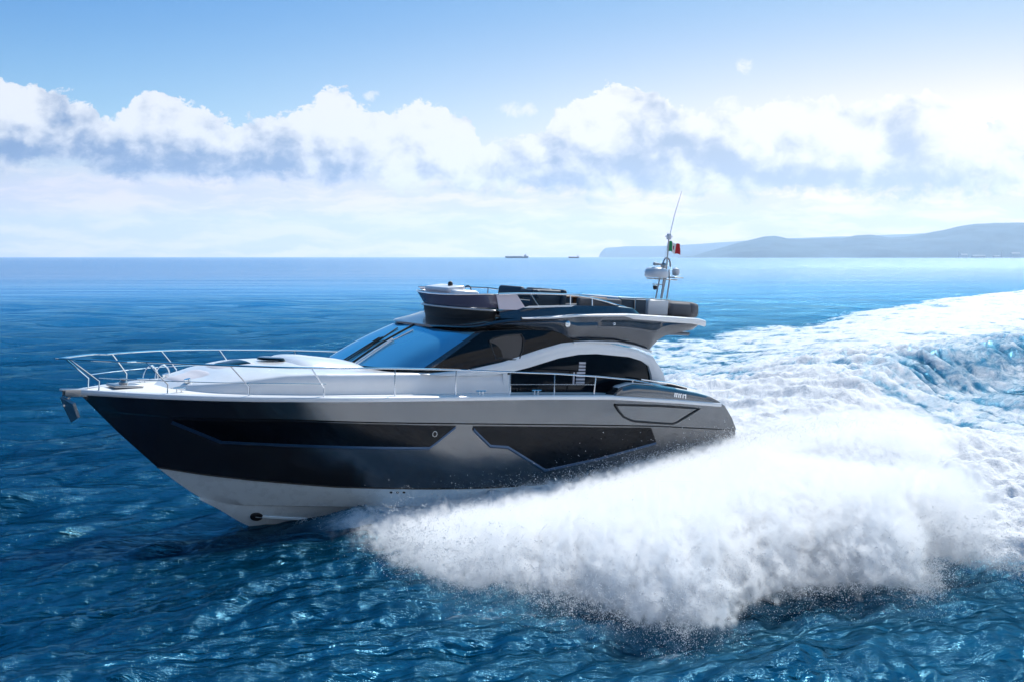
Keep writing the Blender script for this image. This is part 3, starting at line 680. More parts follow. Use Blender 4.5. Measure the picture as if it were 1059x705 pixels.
# ensign on the halyard: three vertical bands and a small quartered shield
fv = []; nx, ny = 18, 8; fl, fh = 0.37, 0.26; FS, FZ = MB_S + 0.15, 3.50
def fpt(i, j):
    x = i / nx; z = j / ny
    return (FS + fl * x, -(MB_B + 0.05 * math.sin(x * 8.0 + z * 1.2) * x), FZ + fh * z - 0.08 * x * x + 0.02 * math.sin(x * 9))
q = MB()
for i in range(nx):
    for j in range(ny):
        mi = 0 if i < nx / 3 else (1 if i < 2 * nx / 3 else 2)
        if 8 <= i <= 9 and 3 <= j <= 5: mi = 2 if (i + j) % 2 else 3
        q.add([fpt(i, j), fpt(i + 1, j), fpt(i + 1, j + 1), fpt(i, j + 1)], [(0, 1, 2, 3)], mi)
flag = q.build('ensign_flag', [M_FG, M_FW, M_FR, M_FB], None)
flag.matrix_world = YM
tag(flag, 'green white and red ensign streaming from the yacht mast', 'flag')

# rails: pulpit and side rails
def rail_b(s): return max(0.10, hb(max(s, 0.02), 0) - 0.12)
TOPR = [(-0.43, 0.60), (0.5, 0.62), (1.05, 0.63), (2.5, 0.645), (4.0, 0.65), (5.92, 0.66), (7.44, 0.64), (8.88, 0.60), (10.11, 0.57), (11.36, 0.51), (12.48, 0.43), (13.2, 0.32), (13.59, 0.245)]
rail = MB()
for sg in (1, -1):
    p = []
    for i in range(50):
        s = -0.43 + (13.6 + 0.43) * (i / 49) ** 1.3
        wb = hb(max(0.0, s + 0.45), 0) - 0.12
        wb = max(0.0, wb) if s > -0.2 else max(0, wb)
        if i == 0: wb = 0.0
        p.append(L3(s, sg * min(wb, rail_b(s) + 0.10) if s > 0.8 else sg * wb, ip(s, TOPR)))
    rail.tube(p, 0.019, 8)
    rail.tube([L3(s, sg * rail_b(s + 0.05), zg(s) + 0.30) for s in [0.36 + 0.2 * k for k in range(21)]], 0.010, 6)
    rail.tube([L3(s, sg * rail_b(s), zg(s) + 0.28) for s in (8.91, 10.15, 11.31)], 0.008, 6)
    rail.tube([L3(12.9, sg * 2.02, 0.42), L3(13.9, sg * 2.02, 0.33), L3(14.75, sg * 2.0, 0.17)], 0.02, 6)
ro = rail.build('guard_rail', M_STEEL, yacht)
for sg in (1, -1):
    for sb, st in ((0.36, -0.20), (1.45, 1.05), (2.85, 2.45), (4.33, 4.0), (5.96, 5.93), (7.48, 7.46), (8.91, 8.90), (10.15, 10.13), (11.31, 11.34), (12.46, 12.48)):
        q = MB(); zb = zg(sb) + 0.03 if sb < 12 else 0.33; b0 = rail_b(sb) if sb > 0.5 else 0.30
        bt = min(max(0, hb(max(0.0, st + 0.45), 0) - 0.12), rail_b(st) + 0.10) if st > .8 else hb(max(0, st + .45), 0) - .12
        zt = ip(st, TOPR)
        pts = [L3(sb, sg * b0, zb), L3(sb, sg * b0, zb + 0.20 * (1 if sb < 5 else .5)), L3(st, sg * bt, zt)]
        q.tube(pts, 0.015, 6); q.lathe(L3(sb, sg * b0, zb), [(0.035, -0.01), (0.035, 0.012), (0.016, 0.03)], 10)
        q.build('stanchion', M_STEEL, ro)
# hoops on the foredeck and cleats, windlass
for k, (s, b) in enumerate(((2.0, -1.15), (2.35, -1.35))):
    q = MB(); q.tube([L3(s + 0.17 * math.cos(t), b, 0.07 + 0.30 * math.sin(t)) for t in [PI * j / 12 for j in range(13)]], 0.016, 6); q.build('fender_hoop', M_STEEL, yacht)
for s, b in ((1.75, 0.95), (1.75, -0.95), (8.2, 2.15), (8.2, -2.15), (9.75, 2.1), (9.75, -2.1)):
    q = MB(); q.tube([L3(s - 0.13, b, zg(s) + 0.13), L3(s + 0.13, b, zg(s) + 0.13)], 0.018, 8)
    for d in (-.05, .05): q.tube([L3(s + d, b, zg(s) + 0.03), L3(s + d, b, zg(s) + 0.125)], 0.015, 6)
    q.build('cleat', M_STEEL, yacht)
q = MB(); q.box(L3(1.0, 0, 0.07), (0.6, 0.5, 0.06), 0, 0.02); q.lathe(L3(0.95, 0.05, 0.08), [(0.09, 0.0), (0.09, 0.06), (0.06, 0.10), (0.08, 0.14), (0.0, 0.15)], 16); q.build('windlass', M_GALV, yacht)
# anchor on its roller
q = MB(); q.box((-0.02, 0, -0.02), (0.55, 0.18, 0.05), 0, 0.015); q.box((0.02, 0.085, -0.07), (0.5, 0.02, 0.14), 0, 0.005); q.box((0.02, -0.085, -0.07), (0.5, 0.02, 0.14), 0, 0.005); q.build('bow_roller', M_GALV, yacht)
q = MB(); q.tube([(0.1, 0, -0.02), (-0.10, 0, -0.12), (-0.22, 0, -0.34)], [0.03, 0.035, 0.04], 8)
fluke = [(-0.30, 0, -0.16), (-0.10, 0.17, -0.28), (0.02, 0.13, -0.56), (-0.06, 0, -0.66), (0.02, -0.13, -0.56), (-0.10, -0.17, -0.28), (-0.22, 0, -0.36)]
fl2 = [(x + 0.05, y, z + 0.03) for x, y, z in fluke]
q.add(fluke + fl2, [(0, 1, 6), (1, 2, 6), (2, 3, 6), (3, 4, 6), (4, 5, 6), (5, 0, 6), (7, 13, 8), (8, 13, 9), (9, 13, 10), (10, 13, 11), (11, 13, 12), (12, 13, 7)] + [(i, (i + 1) % 6, 7 + (i + 1) % 6, 7 + i) for i in range(6)])
q.build('anchor', M_GALV, yacht, smooth=False)

#==SEA==
# ------------------------------------------------------------------ sea, wake and foam
rs = np.random.RandomState(7)
def vnoise2(x, y, seed):
    xi = np.floor(x).astype(np.int64); yi = np.floor(y).astype(np.int64); fx = x - xi; fy = y - yi
    fx = fx * fx * fx * (fx * (fx * 6 - 15) + 10); fy = fy * fy * fy * (fy * (fy * 6 - 15) + 10)
    def h(a, b):
        n = (a * 374761393 + b * 668265263 + seed * 1442695041) & 0xFFFFFFFF
        n = ((n ^ (n >> 13)) * 1274126177) & 0xFFFFFFFF
        return ((n ^ (n >> 16)) & 0xFFFF) / 65535.0
    a = h(xi, yi); b = h(xi + 1, yi); c = h(xi, yi + 1); d = h(xi + 1, yi + 1)
    return (a + (b - a) * fx) * (1 - fy) + (c + (d - c) * fx) * fy
def fbm2(x, y, f, o, seed, g=0.5):
    s = 0; a = 1; t = 0; c_, s_ = math.cos(0.6), math.sin(0.6)
    for k in range(o):
        s = s + a * (vnoise2(x * f, y * f, seed + k) - 0.5); t += a; a *= g; f *= 2.03
        x, y = x * c_ - y * s_, x * s_ + y * c_
    return s / t * 2
def sstep(v, a, b):
    t = np.clip((v - a) / (b - a), 0, 1); return t * t * (3 - 2 * t)
NEAR = [(-6.0, 31.0), (-4.6, 29.4), (-3.7, 27.9), (-2.8, 26.3), (-1.9, 24.6), (-1.4, 23.8), (-0.8, 23.2), (0.2, 22.9), (1.1, 22.4), (1.7, 21.2), (2.4, 20.6), (3.0, 20.8), (3.6, 21.9), (4.6, 22.9),
        (5.5, 23.3), (6.5, 23.0), (7.0, 24.0), (7.4, 25.4), (7.9, 25.0), (8.6, 23.9), (12.0, 24.2), (20.0, 26.0), (60.0, 36.0)]
FARE = [(-2.0, 45.0), (2.0, 60.0), (7.0, 84.0), (10.2, 96.5), (13.0, 102.0), (18.3, 109.0), (25.8, 120.5), (36.8, 149.0), (52.1, 181.0), (82.0, 233.0), (200.0, 400.0)]
ZH = [(3.0, 0.0), (4.0, 0.12), (5.5, 0.18), (6.9, 0.24), (9.9, 0.40), (13.4, 0.76), (14.5, 0.88), (16.0, 1.12), (19.0, 1.25), (25.0, 1.1), (32.0, 0.8)]
def npi(x, pts): return np.interp(x, [p[0] for p in pts], [p[1] for p in pts])
def ridge(X, Y, line, wf, wb, h):
    """long wave crest along a polyline; wf / wb widths on the near and the far side"""
    best = np.full(X.shape, 1e9); sg = np.zeros(X.shape); hh = np.zeros(X.shape); ww = np.ones(X.shape)
    for k in range(len(line) - 1):
        (x0, y0), (x1, y1) = line[k], line[k + 1]; dx, dy = x1 - x0, y1 - y0; L2 = dx * dx + dy * dy
        t = np.clip(((X - x0) * dx + (Y - y0) * dy) / L2, 0, 1); px, py = x0 + t * dx, y0 + t * dy
        d = np.hypot(X - px, Y - py); m_ = d < best
        best = np.where(m_, d, best); sg = np.where(m_, (X - px) * dy - (Y - py) * dx, sg)
        hh = np.where(m_, h[k] + (h[k + 1] - h[k]) * t, hh); ww = np.where(m_, 1.0 + 0.012 * py, ww)
    wd = np.where(sg > 0, wf, wb) * ww
    return hh * np.exp(-(best / wd) ** 2)
def sea_height(X, Y, gs):
    """wave height; gs = local grid spacing, short waves fade where the grid cannot hold them"""
    z = np.zeros(X.shape)
    r_ = np.random.RandomState(11)
    for k in range(110):
        lam = 0.28 * (22.0 / 0.28) ** (r_.rand() ** 0.95)
        th = R(118) + r_.normal(0, 0.42) + (0.35 if lam < 2 else 0)  # travel direction: crests climb to the right in the picture
        kx, ky = 2 * PI / lam * math.cos(th), 2 * PI / lam * math.sin(th)
        amp = 0.0068 * lam ** (0.72 if lam > 1.2 else 0.60) * (0.6 + 0.8 * r_.rand()); ph = r_.rand() * 2 * PI
        q = kx * X + ky * Y + ph
        fade = sstep(lam / gs, 3.0, 7.0)
        z += amp * fade * (np.sin(q + 0.35 * np.sin(q)) )
    return z
angs = np.concatenate([np.radians(np.arange(-180, -52, 4.0)), np.radians(np.arange(-52, -23, 0.4)), np.radians(np.linspace(-23, 23, 1050)), np.radians(np.arange(23.4, 52.5, 0.4)), np.radians(np.arange(56, 180.1, 4.0))])
rad = [2.0, 6.0, 10.0, 13.0, 15.0]
while rad[-1] < 70000:
    r_ = rad[-1]; rad.append(r_ + max(0.045, min(r_ * r_ / 8250 * 0.72, r_ * 0.22)))
rad = np.array(rad)
A_, R_ = np.meshgrid(angs, rad); X = R_ * np.sin(A_); Y = R_ * np.cos(A_)
gs = np.maximum(R_ * 0.00077, np.gradient(rad)[:, None] * np.ones_like(A_)); gs = np.where(np.abs(A_) > R(23.2), np.maximum(gs, R_ * (0.007 if True else 0)), gs)
gs = np.where(np.abs(A_) > R(52), np.maximum(gs, R_ * 0.07), gs)
S_ = (X + 8.575) * ca + (Y - 28.393) * sa; B_ = (X + 8.575) * sa - (Y - 28.393) * ca
front = (Y > 5)
calm = 1.0
Z = sea_height(X, Y, gs)
dn = Y - npi(X, NEAR) + 1.1 * fbm2(X, Y, 0.55, 5, 21) ; df = npi(X, FARE) - Y + (fbm2(X, Y, 0.10, 5, 31) * 9.0 + fbm2(X, Y, 0.8, 3, 33) * 1.5) * sstep(Y, 50, 90)
sp = S_ + 0.75 * (B_ - 2.3)
start = sstep(X, -3.6, -2.4)
foam = sstep(dn, 0.9, 3.2) * sstep(df, -2.0, 3.0) * start
# on the far side of the hull the foam starts behind the bow wave
foam *= np.where(B_ < -2.0, sstep(S_ + B_ * 1.1, 2.0, 6.0), 1.0)
foam *= np.where(B_ < 2.6, sstep(S_, 3.9, 5.0), 1.0)
flecks_refl = 0.42 * sstep(dn, -1.8, 0.8) * sstep(X, -3.6, -2.0) * sstep(X, 14, 9)
flecks_refl = np.maximum(flecks_refl, 0.40 * sstep(dn, -3.4, -0.6) * sstep(X, -2.6, -0.8) * sstep(X, 4.2, 1.8))  # thin foam film painting the spray's pale reflection on the water
bowf = 1.0 * np.exp(-(((S_ - 5.4) / 1.5) ** 2)) * np.exp(-(((B_ - 2.5) / 0.9) ** 2))
foam = np.maximum(np.maximum(foam, flecks_refl), bowf)
RA = [(4.0, 39.0), (5.7, 39.8), (8.7, 48.2), (14.2, 62.3), (29.2, 101.7), (55.0, 155.7), (110.0, 260.0)]
RB = [(8.8, 43.0), (11.6, 48.6), (14.3, 53.0), (19.0, 58.8), (23.6, 64.0), (40.0, 82.0), (70.0, 110.0)]
ra = ridge(X, Y, RA, 3.2, 4.0, [0.2, 0.3, 0.6, 0.75, 0.9, 1.0, 1.0]); rb = ridge(X, Y, RB, 1.1, 3.4, [0.1, 1.0, 1.6, 1.7, 1.7, 1.2, 0.8])
rc = ridge(X, Y, [(12.2, 45.5), (17.0, 51.0), (21.5, 56.0), (34.0, 68.0)], 1.0, 0.7, [0.0, 0.5, 0.5, 0.3])
lump = fbm2(X, Y, 0.45, 4, 41); fine = fbm2(X, Y, 1.9, 4, 51, 0.6); streak = fbm2(X * 0.6 + Y * 0.9, (Y * 0.5 - X * 1.1) * 0.3, 1.3, 4, 61, 0.6)
gf = sstep(1.5 / gs, 1.5, 5.0)
body = sstep(dn, 0.6, 4.5) * sstep(S_, 3.5, 8.0) * np.where(B_ > 1.5, 1, 0.6)
zh = np.clip(npi(sp, ZH), -0.1, 1.3)
near_mass = body * np.exp(-(np.maximum(0, S_ - 17) / 9.0) ** 2) * sstep(Y, 120, 60)
pocket = np.exp(-(((X - 7.9) / 1.7) ** 2 + ((Y - 31.3) / 1.8) ** 2))
W = foam
Z = Z * (1 - 0.3 * W) + W * (ra + rb + rc) * sstep(df, -2, 8)
Z += W * near_mass * (0.42 * np.maximum(zh, 0) + 0.02 * np.clip(B_ - 2.3, 0, 8)) * (1 - 0.7 * pocket)
Z += W * (0.20 * lump + 0.17 * fine * gf + 0.12 * streak) * (0.7 + 0.6 * near_mass)
Z += W * rb * 0.20 * streak
# keep the water below the deck inside the hull
inhull = (np.abs(B_) < 2.0) & (S_ > 3.5) & (S_ < 16.2)
Z = np.where(inhull, np.minimum(Z, 0.05), Z)
Z -= 0.30 * np.exp(-(((S_ - 3.2) / 2.0) ** 2)) * np.exp(-((B_ - 0.3) / 1.7) ** 2)
# bow wave: a smooth lip raised beside the forefoot
Z += 0.30 * np.exp(-(((S_ - 5.2) / 1.3) ** 2)) * np.exp(-(((np.abs(B_) - 1.9) / 0.8) ** 2))
foamv = foam * (1 - 0.55 * pocket) * (1 - 0.35 * rc * (rc > 0.1))
calmA = 0.30 * sstep(fbm2(X, Y, 0.05, 4, 71), -0.1, 0.5) * sstep(Y, 40, 70)   # wind-smoothed patches far out: thinner foam
face = np.clip(rb / 1.3, 0, 1) * (ridge(X, Y, [(x + 0.9, y - 0.9) for x, y in RB], 1.2, 1.2, [1] * 7))
foamv = np.clip(foamv * (0.62 + 0.38 * sstep(near_mass, 0, 0.5)) - 0.16 * face - calmA * 0.6 + 0.35 * np.clip(ra, 0, 1) - 0.38 * sstep(-streak, 0.0, 0.5) * (1 - near_mass), 0, 1)
nr, na = X.shape
co = np.stack([X, Y, Z], -1).reshape(-1, 3).astype(np.float32)
ii = np.arange(nr - 1)[:, None] * na + np.arange(na - 1)[None, :]
quads = np.stack([ii, ii + 1, ii + na + 1, ii + na], -1).reshape(-1, 4)
quads = quads[:, ::-1]
me = D.meshes.new('sea'); me.vertices.add(len(co)); me.vertices.foreach_set('co', co.ravel())
me.loops.add(quads.size); me.loops.foreach_set('vertex_index', quads.ravel().astype(np.int32))
me.polygons.add(len(quads)); me.polygons.foreach_set('loop_start', np.arange(0, quads.size, 4, dtype=np.int32))
me.polygons.foreach_set('use_smooth', np.ones(len(quads), dtype=bool))
me.update(); me.validate()
at = me.attributes.new('foam', 'FLOAT', 'POINT'); at.data.foreach_set('value', foamv.ravel().astype(np.float32))
sea = D.objects.new('sea', me); C.objects.link(sea); tag(sea, kind='structure')

m = D.materials.new('sea_water'); m.use_nodes = True; t = NT(m.node_tree); b = t.n['Principled BSDF']; out = t.n['Material Output']
tc = t.new('ShaderNodeTexCoord'); pos = tc.outputs['Object']
dist = t.vm('LENGTH', pos, out=1)
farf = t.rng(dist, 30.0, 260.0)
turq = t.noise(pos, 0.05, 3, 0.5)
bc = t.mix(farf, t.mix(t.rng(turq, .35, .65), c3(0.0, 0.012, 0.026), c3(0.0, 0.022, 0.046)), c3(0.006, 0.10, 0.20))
fa = t.new('ShaderNodeAttribute'); fa.attribute_name = 'foam'
bc = t.mix(t.rng(fa.outputs['Fac'], 0.05, 0.7, 0.0, 0.8), bc, c3(0.10, 0.30, 0.42))
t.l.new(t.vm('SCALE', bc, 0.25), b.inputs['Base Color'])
t.put(b.inputs['Roughness'], t.rng(dist, 20.0, 900.0, 0.05, 0.13, False)); b.inputs['IOR'].default_value = 1.33; b.inputs['Specular IOR Level'].default_value = 0.4
rot = t.new('ShaderNodeMapping'); rot.inputs['Rotation'].default_value = (0, 0, R(-28)); t.l.new(pos, rot.inputs[0])
rp = t.vm('MULTIPLY', rot.outputs[0], (0.55, 1.5, 1.0))
h1 = t.noise(rp, 1.6, 6, 0.62, 0.4); h2 = t.noise(rp, 0.35, 4, 0.55, 0.3); h3 = t.noise(rp, 7.0, 3, 0.6)
h4 = t.noise(t.vm('MULTIPLY', pos, (0.35, 1.3, 1.0)), 0.10, 4, 0.6); h5 = t.noise(t.vm('MULTIPLY', pos, (0.3, 1.2, 1.0)), 0.022, 4, 0.6)
farg = t.rng(dist, 40.0, 200.0)
hfar = t.m('MULTIPLY', farg, t.m('ADD', t.m('MULTIPLY', h4, 1.8), t.m('MULTIPLY', h5, 5.0)))
hh = t.m('ADD', hfar, t.m('ADD', t.m('MULTIPLY', h1, 0.14), t.m('MULTIPLY', h2, 0.55)), t.m('MULTIPLY', h3, 0.022))
bp = t.new('ShaderNodeBump'); bp.inputs['Strength'].default_value = 1.0; bp.inputs['Distance'].default_value = 1.0
t.l.new(hh, bp.inputs['Height']); t.l.new(bp.outputs[0], b.inputs['Normal'])
dd = t.new('ShaderNodeSubsurfaceScattering'); dd.falloff = 'BURLEY'; t.l.new(bc, dd.inputs['Color']); dd.inputs['Scale'].default_value = 1.3; dd.inputs['Radius'].default_value = (0.3, 0.9, 1.2)
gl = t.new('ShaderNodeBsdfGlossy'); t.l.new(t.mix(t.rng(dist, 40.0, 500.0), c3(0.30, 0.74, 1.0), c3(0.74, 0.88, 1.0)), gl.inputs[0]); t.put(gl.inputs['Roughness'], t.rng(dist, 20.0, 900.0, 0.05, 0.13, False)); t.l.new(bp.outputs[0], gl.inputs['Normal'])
fr_ = t.new('ShaderNodeFresnel'); fr_.inputs['IOR'].default_value = 1.33; t.l.new(bp.outputs[0], fr_.inputs['Normal'])
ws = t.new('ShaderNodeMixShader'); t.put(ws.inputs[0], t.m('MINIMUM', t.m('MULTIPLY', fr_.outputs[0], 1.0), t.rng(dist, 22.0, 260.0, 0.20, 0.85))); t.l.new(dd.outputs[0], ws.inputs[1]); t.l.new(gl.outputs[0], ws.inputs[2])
fm = t.new('ShaderNodeBsdfPrincipled'); fm.inputs['Base Color'].default_value = c3(0.80, 0.81, 0.83); fm.inputs['Roughness'].default_value = 0.9
fm.inputs['Specular IOR Level'].default_value = 0.2
fm.inputs['Subsurface Weight'].default_value = 0.0
rot2 = t.new('ShaderNodeMapping'); rot2.inputs['Rotation'].default_value = (0, 0, R(-52)); t.l.new(pos, rot2.inputs[0]); f1 = t.noise(t.vm('MULTIPLY', rot2.outputs[0], (0.4, 1.2, 1)), 1.5, 9, 0.72, 0.9); f2 = t.noise(pos, 14.0, 4, 0.65)
bp2 = t.new('ShaderNodeBump'); bp2.inputs['Strength'].default_value = 0.7; bp2.inputs['Distance'].default_value = 0.2
t.l.new(t.m('ADD', t.m('MULTIPLY', f1, 1.0), t.m('MULTIPLY', f2, 0.22)), bp2.inputs['Height']); t.l.new(bp2.outputs[0], fm.inputs['Normal'])
thr = t.m('ADD', t.m('ADD', fa.outputs['Fac'], t.m('MULTIPLY', t.m('SUBTRACT', f1, 0.5), 1.3)), t.m('MULTIPLY', t.m('SUBTRACT', f2, 0.5), 0.35))
ff = t.m('MULTIPLY', t.rng(thr, 0.26, 0.80), t.rng(fa.outputs['Fac'], 0.0, 0.12))
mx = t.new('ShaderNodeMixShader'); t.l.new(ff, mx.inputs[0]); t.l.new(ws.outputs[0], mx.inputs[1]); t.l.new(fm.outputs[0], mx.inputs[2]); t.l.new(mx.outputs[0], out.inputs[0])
me.materials.append(m)

# ------------------------------------------------------------------ the spray thrown from the bow wave: a cloud of droplets
SB0, SB1 = (-5.5, 20.0, -0.12), (15.0, 46.0, 2.3)
gt = D.node_groups.new('spray_cloud', 'GeometryNodeTree')
gt.interface.new_socket('Geometry', in_out='INPUT', socket_type='NodeSocketGeometry'); gt.interface.new_socket('Geometry', in_out='OUTPUT', socket_type='NodeSocketGeometry')
g = NT(gt); gi = g.new('NodeGroupInput'); go = g.new('NodeGroupOutput')
gp = g.new('GeometryNodeInputPosition').outputs[0]; gs_ = g.new('ShaderNodeSeparateXYZ'); g.l.new(gp, gs_.inputs[0]); gx, gy, gz = gs_.outputs
def gcurve(v, pts, x0, x1, y0, y1):
    vn = g.m('DIVIDE', g.m('SUBTRACT', v, x0), x1 - x0, clamp=True)
    q = g.curve(vn, [((a - x0) / (x1 - x0), (b_ - y0) / (y1 - y0)) for a, b_ in pts if x0 <= a <= x1])
    return g.m('MULTIPLY_ADD', q, y1 - y0, y0)
dx = g.m('ADD', gx, 8.575); dy = g.m('SUBTRACT', gy, 28.393)
gS = g.m('ADD', g.m('MULTIPLY', dx, ca), g.m('MULTIPLY', dy, sa)); gB = g.m('SUBTRACT', g.m('MULTIPLY', dx, sa), g.m('MULTIPLY', dy, ca))
gsp = g.m('MULTIPLY_ADD', g.m('SUBTRACT', gB, 2.3), 0.75, gS)
warpn = g.noise(gp, 0.8, 5, 0.6, out=1)
gpw = g.vm('ADD', gp, g.vm('SCALE', g.vm('SUBTRACT', warpn, (0.5, 0.5, 0.5)), 0.9))
nn = g.noise(g.vm('MULTIPLY', gpw, (1.25, 0.6, 1.3)), 1.3, 6, 0.68, 0.3)
rd = g.m('SUBTRACT', 1.0, g.m('ABSOLUTE', g.m('MULTIPLY', g.m('SUBTRACT', g.noise(g.vm('MULTIPLY', gpw, (3.2, 0.9, 3.4)), 1.6, 5, 0.75), 0.5), 5.0)))
nb = g.noise(gp, 4.5, 5, 0.72)
nb_ = g.noise(g.vm('MULTIPLY', gpw, (1.3, 0.35, 1.2)), 3.6, 4, 0.75)
gdn = g.m('SUBTRACT', gy, gcurve(gx, NEAR, -6.0, 20.0, 20.0, 32.0))
gdn = g.m('ADD', g.m('ADD', gdn, 0.55), g.m('MULTIPLY', g.m('SUBTRACT', nn, 0.5), 3.0)); gdn = g.m('ADD', gdn, g.m('MULTIPLY', g.m('SUBTRACT', nb_, 0.5), 3.4))
zhc = gcurve(gsp, ZH, 3.0, 32.0, -0.5, 1.5)
lat = g.m('SUBTRACT', gB, 2.3)
Ht = g.m('ADD', zhc, g.m('MULTIPLY', g.m('MINIMUM', g.m('MAXIMUM', lat, -3.0), 6.0), 0.115))
Ht = g.m('MINIMUM', Ht, 1.55)
gpk = g.m('ADD', g.m('POWER', g.m('DIVIDE', g.m('SUBTRACT', gx, 7.9), 1.7), 2.0), g.m('POWER', g.m('DIVIDE', g.m('SUBTRACT', gy, 31.3), 1.7), 2.0))
gpk = g.m('POWER', 2.718, g.m('MULTIPLY', gpk, -1.0))
grow = g.rng(gdn, -0.1, 3.4); grow = g.m('POWER', grow, 0.6)
Hh = g.m('MULTIPLY', g.m('ADD', g.m('MULTIPLY', Ht, grow), 0.0), g.m('SUBTRACT', 1.0, g.m('MULTIPLY', gpk, 0.85)))
Hh = g.m('ADD', Hh, g.m('MULTIPLY', g.m('SUBTRACT', nn, 0.56), 0.62))
Hh = g.m('ADD', Hh, g.m('MULTIPLY', g.m('SUBTRACT', nb, 0.5), 0.55))
Hh = g.m('ADD', Hh, g.m('MULTIPLY', rd, 0.16))
topd = g.rng(g.m('SUBTRACT', Hh, gz), -0.03, 0.55)
botz = g.m('MULTIPLY', g.rng(gdn, 2.2, 0.0), 0.22)
botd = g.rng(g.m('SUBTRACT', gz, botz), -0.05, 0.12)
edge_ = g.m('POWER', g.rng(gdn, -0.5, 1.5), 1.5)
startd = g.m('MULTIPLY', g.m('MULTIPLY_ADD', g.rng(gx, -2.9, -1.5), 0.58, g.m('MULTIPLY', g.rng(gx, -5.2, -3.8), 0.42)), g.rng(gS, 2.4, 3.8))
hullcut = g.m('MAXIMUM', g.rng(gB, 1.7, 2.2), g.rng(gS, 15.6, 17.0))
endd = g.m('MULTIPLY', g.rng(g.m('MULTIPLY_ADD', gy, -0.2, gx), 4.0, 0.6), g.rng(gy, 46.0, 41.0))
den = topd
for q_ in (botd, edge_, startd, hullcut, endd, g.rng(nb, 0.30, 0.60, 0.22, 1.2)): den = g.m('MULTIPLY', den, q_)
vc = g.new('GeometryNodeVolumeCube'); g.l.new(den, vc.inputs['Density'])
vc.inputs['Min'].default_value = SB0; vc.inputs['Max'].default_value = SB1
for k, nm in enumerate(('Resolution X', 'Resolution Y', 'Resolution Z')): vc.inputs[nm].default_value = int((SB1[k] - SB0[k]) / 0.065)
sm = g.new('GeometryNodeSetMaterial'); g.l.new(vc.outputs[0], sm.inputs[0]); g.l.new(sm.outputs[0], go.inputs[0])
vm_ = D.materials.new('airborne_spray'); vm_.use_nodes = True; t = NT(vm_.node_tree); t.n.clear()
pv = t.new('ShaderNodeVolumePrincipled'); pv.inputs['Color'].default_value = c3(0.995, 0.997, 1.0); pv.inputs['Density'].default_value = 5.0; pv.inputs['Anisotropy'].default_value = 0.1
tcv = t.new('ShaderNodeTexCoord'); vi = t.new('ShaderNodeVolumeInfo'); nv = t.noise(t.vm('MULTIPLY', tcv.outputs['Object'], (2.6, 0.8, 2.2)), 3.0, 3, 0.75)
pv.inputs['Density Attribute'].default_value = ''
t.l.new(t.m('MULTIPLY', vi.outputs['Density'], t.rng(nv, 0.40, 0.62, 0.35, 11.5)), pv.inputs['Density'])
o_ = t.new('ShaderNodeOutputMaterial'); t.l.new(pv.outputs[0], o_.inputs['Volume'])
sm.inputs['Material'].default_value = vm_
vm_.cycles.volume_sampling = 'MULTIPLE_IMPORTANCE' if hasattr(vm_.cycles, 'volume_sampling') else 'DISTANCE'
sv = D.meshes.new('spray_cloud'); sv.from_pydata([(0, 24, 0.5), (1, 24, 0.5), (0, 25, 0.5)], [], [(0, 1, 2)]); sv.materials.append(vm_)
spray = D.objects.new('spray_cloud', sv); C.objects.link(spray); tag(spray, 'white cloud of spray boiling along the near side of the yacht', 'spray', kind='stuff')
md = spray.modifiers.new('cloud', 'NODES'); md.node_group = gt
scn.cycles.volume_step_rate = 2.0; scn.cycles.volume_max_steps = 128

# torn strings of drops and single drops flung off the edges of the spray
r_ = np.random.RandomState(5); N = 22000
xs = r_.uniform(-2.3, 9.0, N); d_ = r_.gamma(2.6, 0.5, N) - 0.9; ys = npi(xs, NEAR) + d_ + 1.1 * 0; 
ys += 1.6 * fbm2(xs, ys, 0.6, 4, 91)
keep0 = 0; keep = (fbm2(xs, ys, 1.3, 4, 95) + 0.9 * (r_.rand(N) - 0.62)) > -0.05; sel = np.where(keep)[0]
zs = np.abs(r_.normal(0, 0.20, N)) + 0.05 + 0.18 * np.clip(d_ + .5, 0, 3)
sz = 0.0016 + 0.0040 * r_.rand(N) ** 4
N2 = 26000
s2 = r_.uniform(4.5, 19.0, N2); b2 = 2.3 + r_.gamma(1.6, 0.8, N2)
x2 = -8.575 + s2 * ca + b2 * sa; y2 = 28.393 + s2 * sa - b2 * ca
z2 = npi(s2 + .75 * (b2 - 2.3), ZH) + 0.11 * (b2 - 2.3) + r_.gamma(1.5, 0.09, N2) - 0.05
xs, ys, zs, sz = xs[sel], ys[sel], zs[sel], sz[sel]
NF, NP = 5600, 34
fx0 = r_.uniform(-2.3, 8.8, NF); fy0 = npi(fx0, NEAR) + 1.1 * fbm2(fx0, fx0 * 0, 0.9, 4, 97) + r_.gamma(1.6, 0.55, NF) - 0.35
fz0 = 0.12 + np.abs(r_.normal(0, 0.28, NF)) + 0.10 * np.clip(fy0 - npi(fx0, NEAR), 0, 3)
fdx = r_.normal(-0.15, 0.40, NF); fdy = -np.abs(r_.normal(0.9, 0.3, NF)); fdz = r_.normal(0.22, 0.22, NF); fl_ = 0.25 + 1.1 * r_.rand(NF) ** 2
tt_ = r_.rand(NF, NP) ** 1.3; jit = 0.012 + 0.05 * tt_
fx = fx0[:, None] + fdx[:, None] * fl_[:, None] * tt_ + r_.normal(0, 1, (NF, NP)) * jit
fy = fy0[:, None] + fdy[:, None] * fl_[:, None] * tt_ + r_.normal(0, 1, (NF, NP)) * jit
fz = np.maximum(0.02, fz0[:, None] + fdz[:, None] * fl_[:, None] * tt_ - 0.35 * (fl_[:, None] * tt_) ** 2 + r_.normal(0, 1, (NF, NP)) * jit * 0.7)
fq = (0.0017 + 0.0065 * r_.rand(NF, NP) ** 7) * (1.15 - 0.6 * tt_)
